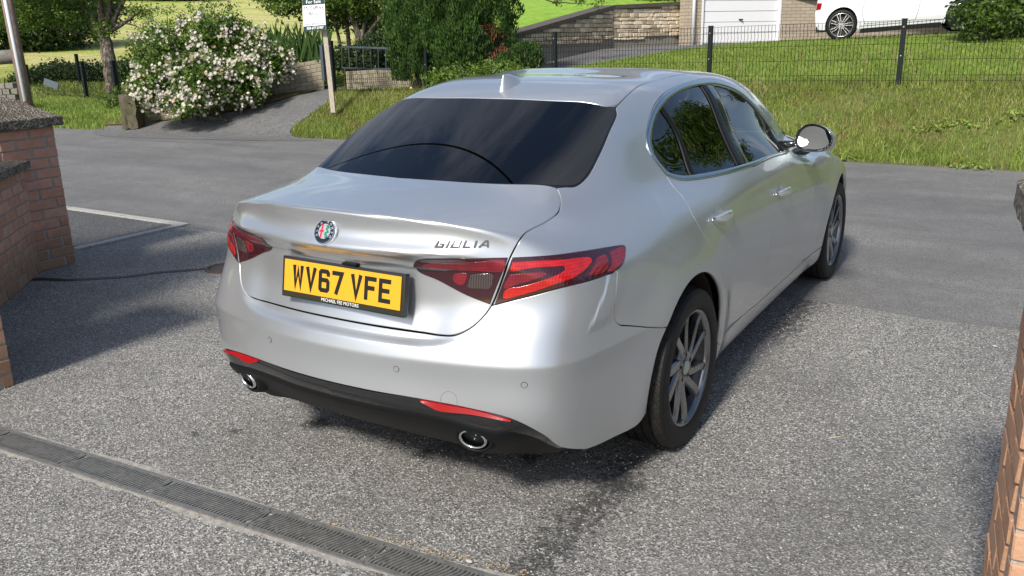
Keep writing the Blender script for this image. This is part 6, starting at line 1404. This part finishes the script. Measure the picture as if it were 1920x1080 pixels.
# ------------------------------------------------------------------ white car by the garage
wcar = empty('white_hatchback', 'white hatchback parked on the drive beyond the lawn, cut off by the picture top', 'car', (0, 0, 0))
r0 = cd(1577, 47, 18.); r1 = cd(1806, 28, 17.15); wu = (r1-r0)[:2]; WB = np.linalg.norm(wu); wu /= WB; zs_ = (r1[2]-r0[2])/WB; zg = r0[2]-.315
wn = np.array([wu[1], -wu[0]])     # towards the camera
def wp(s, w, z):
    s = s if s > -.34 else -.34+(s+.34)*.62
    return (r0[0]+wu[0]*s+wn[0]*w, r0[1]+wu[1]*s+wn[1]*w, zg+z+zs_*s)   # s along the car from the rear hub, w outwards (0 = near side), z above ground
wpaint = MAT('white_car_paint', (.78, .80, .82), .28, 0, 1.0); wglass = glassmat('dark_window', (.05, .055, .06), .9)
KF = WB/2.58
TOPP = [(-.72, .42), (-.76, .60), (-.70, .82), (-.66, 1.0), (-.45, 1.34), (-.15, 1.43), (.6, 1.46), (1.2, 1.42), (1.75, 1.18), (2.1, .98), (2.7, .90), (3.1, .78), (3.26, .58), (3.24, .35)]
def wid(s, z): return -.05*max(0, (z-.55))**1.0*.6-.42*max(0, z-.92)-.16*max(0, (s-2.7)/.55)**2-.14*max(0, (-.25-s)/.5)**2-.05*max(0, (.38-z)/.2)+.012*math.exp(-((math.hypot(s, z-.315)-.37)/.06)**2)
def sidepoly():
    p = [(a*1.0, b) for a, b in TOPP]; low_ = [(3.18, .24), (2.58+.37, .24)]+[(2.58+.36*math.cos(t), .315+.36*math.sin(t)) for t in np.linspace(-.2, PI+.2, 18)]+[(2.58-.37, .19), (.37, .19)]+[(.36*math.cos(t), .315+.36*math.sin(t)) for t in np.linspace(-.2, PI+.2, 18)]+[(-.40, .24), (-.68, .26)]
    return np.array(p+low_)
def wside(name, poly, off, mat, par, step=.06, both=True):
    P = []
    for i in range(len(poly)):
        a, b = poly[i], poly[(i+1) % len(poly)]; k = max(1, int(np.hypot(*(b-a))/step)); P += [a+(b-a)*j/k for j in range(k)]
    P = np.array(P)
    if area2(P) < 0: P = P[::-1]
    V2, F, _ = triang(P, step); outs = []
    for sgn in ((1, -1) if both else (1,)):
        V = [wp(s*KF, (wid(s, z)+off) if sgn > 0 else -1.76-(wid(s, z)+off), z) for s, z in V2]; o = mesh(name, V, F if sgn > 0 else [f_[::-1] for f_ in F], mat, par, smooth=True); outs.append(o)
    return outs
sp0 = sidepoly(); wside('body_side', sp0, 0, wpaint, wcar)
tpts = catmull([np.array(p) for p in TOPP], .06); V = []; F = []
for s, z in tpts:
    for k in range(9): t = k/8; w = wid(s, z)*(1-t)+(-1.76-wid(s, z))*t; cr_ = 4*t*(1-t); V.append(wp((s-(.06*cr_ if s < -.4 else 0)+(.10*cr_ if s > 2.9 else 0))*KF, w, z+(.03*cr_ if -.5 < s < 2.9 else 0)))
for i in range(len(tpts)-1):
    for k in range(8): F.append((i*9+k, (i+1)*9+k, (i+1)*9+k+1, i*9+k+1))
mesh('body_top', V, F, wpaint, wcar, smooth=True)
for poly in ([(-.30, .98), (-.22, 1.26), (.10, 1.35), (.45, 1.37), (.48, .96)], [(.54, .96), (.52, 1.37), (1.1, 1.35), (1.62, 1.10), (1.74, .95)]): wside('side_window', np.array(poly), .004, wglass, wcar, .08)
def wline(name, pts, w, mat, off=.0035):
    pts = catmull([np.array(p) for p in pts], .04); V = []; F = []
    for i, p in enumerate(pts):
        d = pts[min(i+1, len(pts)-1)]-pts[max(i-1, 0)]; d /= np.linalg.norm(d); n = np.array([-d[1], d[0]])*w/2
        for q in (p+n, p-n): V.append(wp(q[0]*KF, wid(*p)+off, q[1]))
    for i in range(len(pts)-1): F.append((2*i, 2*i+1, 2*i+3, 2*i+2))
    return mesh(name, V, F, mat, wcar)
sgap = MAT('shut_line', (.12, .125, .13), .6)
wline('shut_line', [(.40, .96), (.47, .70), (.44, .55), (.52, .30)], .010, sgap); wline('shut_line', [(1.62, .94), (1.66, .6), (1.60, .30)], .010, sgap); wline('shut_line', [(.52, .30), (1.60, .30)], .008, sgap); wline('side_moulding', [(.42, .262), (2.18, .262)], .012, sgap)
bm_ = wside('tail_lamp', np.array([(-.70, .80), (-.735, .66), (-.55, .67), (-.52, .79)]), .008, reflr, wcar, .04)
alloyw = MAT('bright_alloy', (.62, .63, .65), .22, .9); brt = MAT('sill_black', (.01, .01, .01), .6)
V = [wp(s, w, z) for s in (.38, WB-.38) for w, z in ((-.04, .215), (-.06, .12), (-.3, .12))]; mesh('sill_shadow_strip', V, [(0, 1, 4, 3), (1, 2, 5, 4)], brt, wcar)
V = [wp(s, w, z) for s in (-.6, WB+.5) for w, z in ((-.10, .20), (-1.66, .20), (-1.66, .32), (-.10, .32))]; mesh('underbody', V, [(0, 1, 5, 4), (3, 2, 6, 7), (0, 3, 7, 4), (1, 2, 6, 5)], brt, wcar)
def wwheel():
    root = sub_empty('wheel', wcar)
    V, F = lathe([(-.02, .20), (.0, .235), (.004, .27), (-.004, .302), (-.03, .315), (-.17, .315), (-.2, .28)], 48); mesh('tyre', V, F, sidew, root, smooth=True)
    V, F = lathe([(-.005, .240), (.004, .238), (.002, .228), (-.02, .222), (-.12, .20)], 48); mesh('rim', V, F, alloyw, root, smooth=True)
    V, F = lathe([(-.06, .215), (-.06, 0)], 32); mesh('wheel_back', V, F, brt, root); V, F = lathe([(-.03, .04), (-.006, .038), (-.004, 0)], 20); mesh('hub', V, F, alloyw, root)
    for i in range(7):
        for s_ in (-1, 1):
            a_ = 2*PI*i/7+.1; c0, s0 = math.cos(a_), math.sin(a_); V = []
            for r_, o_, w in ((.03, .012, .007), (.228, .030, .009)):
                for e_ in (-1, 1):
                    for x_ in (-.012, -.035): V.append((x_+.002, c0*r_-s0*(s_*o_+e_*w), s0*r_+c0*(s_*o_+e_*w)))
            mesh('spoke', V, [(0, 2, 6, 4), (1, 0, 4, 5), (2, 3, 7, 6), (3, 1, 5, 7)], alloyw, root)
    return root
w1 = wwheel(); kk = list(w1.children); ang_n = math.atan2(wn[1], wn[0])
for i, (s, w) in enumerate(((0, -.03), (WB, -.03), (0, -1.73), (WB, -1.73))):
    if i: w_ = w1.copy(); COL.objects.link(w_); [(lambda d: (COL.objects.link(d), setattr(d, 'parent', w_)))(c_.copy()) for c_ in kk]
    else: w_ = w1
    w_.location = wp(s, w, .315); w_.rotation_euler = (i*.4, 0, ang_n+(PI if i > 1 else 0))
for s in (0, WB):
    V = []; F = []; n = 20
    for w in (-.03, -.3):
        for k in range(n+1): a_ = math.radians(-10+200*k/n); V.append(wp(s+.365*KF*math.cos(a_), w, .315+.365*math.sin(a_)))
    for k in range(n): F.append((k, k+1, n+2+k, n+1+k))
    F.append(tuple(range(n+1, 2*n+2))); mesh('arch_liner', V, F, brt, wcar)
# ------------------------------------------------------------------ things just outside the picture that the car mirrors and that cast the shade at the left
def LL(x, y, z, a, b, c): return (x, y, z, a, b, c)
tree('shade_hedge', 'tall dark hedge behind the near left brick pillar, added out of view to cast shade', None, [([(-3.2, -2.6, 0), (-3.2, -2.6, 2)], .06, .03)], [LL(-3.15, -2.0, 1.3, .5, .55, 1.3), LL(-3.4, -2.0, 2.7, .5, .6, .85), LL(-3.3, -3.0, 1.5, .7, .7, 1.6), LL(-3.6, -2.2, 1.7, .6, .6, 1.7), LL(-4.4, -2.6, 1.7, .8, .8, 1.7), LL(-5.4, -2.8, 1.7, .9, .8, 1.7)], 16000, .06, lf_dark, 81)  # unseen hedge, added and shaped to shade the tarmac at the left
tree('garden_tree', 'tall broad tree standing beyond the lawn to the right, outside the picture', None, [([(7.5, 19, .8), (7.6, 19, 4)], .25, .15)], [LL(7.5, 19, 5, 2.8, 2.8, 2.8), LL(9.2, 17.5, 3.6, 2., 2., 2.4), LL(6.5, 21, 6.5, 2.4, 2.4, 2.2), LL(10.5, 20, 5.5, 2.6, 2.6, 3)], 14000, .14, lf_mid, 82)
tree('garden_tree', 'second tall tree, further right across the road, outside the picture', None, [([(13, 13, .4), (13, 13, 4)], .25, .15)], [LL(13, 13, 4.6, 2.6, 2.4, 3), LL(15, 11, 3.6, 2.2, 2.2, 2.8), LL(11.6, 15.5, 3.4, 1.8, 1.8, 2.4)], 10000, .14, lf_dark, 83)
nb = empty('neighbour_house', 'brick house with dark tiled roof across the road to the right, outside the picture', 'house', (0, 0, 0)); R9 = Matrix.Rotation(.15, 3, 'Z')
nbm = brickmat('neighbour_brick', (.30, .16, .10), (.36, .2, .12), (.4, .3, .22), 8); box('wall', (11.5, 27, 3.4), (10, 7, 5.2), nbm, nb)
V = [(6, 23, 5.9), (17, 23, 5.9), (17, 27, 8.6), (6, 27, 8.6), (6, 31, 5.9), (17, 31, 5.9)]; mesh('roof', V, [(0, 1, 2, 3), (3, 2, 5, 4), (0, 3, 4), (1, 5, 2)], tilem, nb)
for i in range(3): box('window', (8.2+i*3, 23.48, 4.4), (1.2, .06, 1.1), wglass, nb)
tree('garden_tree', 'row of dark garden trees along the road to the right, outside the picture', None, [([(20, 6, 0), (20, 6, 3)], .2, .1)], [LL(18, 8, 3, 2, 2.4, 3), LL(20, 4, 3, 2, 2.6, 3), LL(20, 0, 2.6, 2, 2.6, 2.6), LL(21, -4, 3, 2, 2.6, 3)], 10000, .15, lf_dark, 84)
cbm = MAT('cable_black', (.01, .01, .01), .6); V = []; F = []; e0 = b0+up_*2.6; e1 = np.array([9., -1.5, 8.4]); tube(V, F, catmull([e0, e0*.75+e1*.25-np.array([0, 0, .25]), (e0+e1)/2-np.array([0, 0, .38]), e0*.25+e1*.75-np.array([0, 0, .25]), e1], .5), .010, 6); tag(mesh('overhead_cable', V, F, cbm), 'black overhead cable running from the telegraph pole over the driveway, above the picture', 'cable')
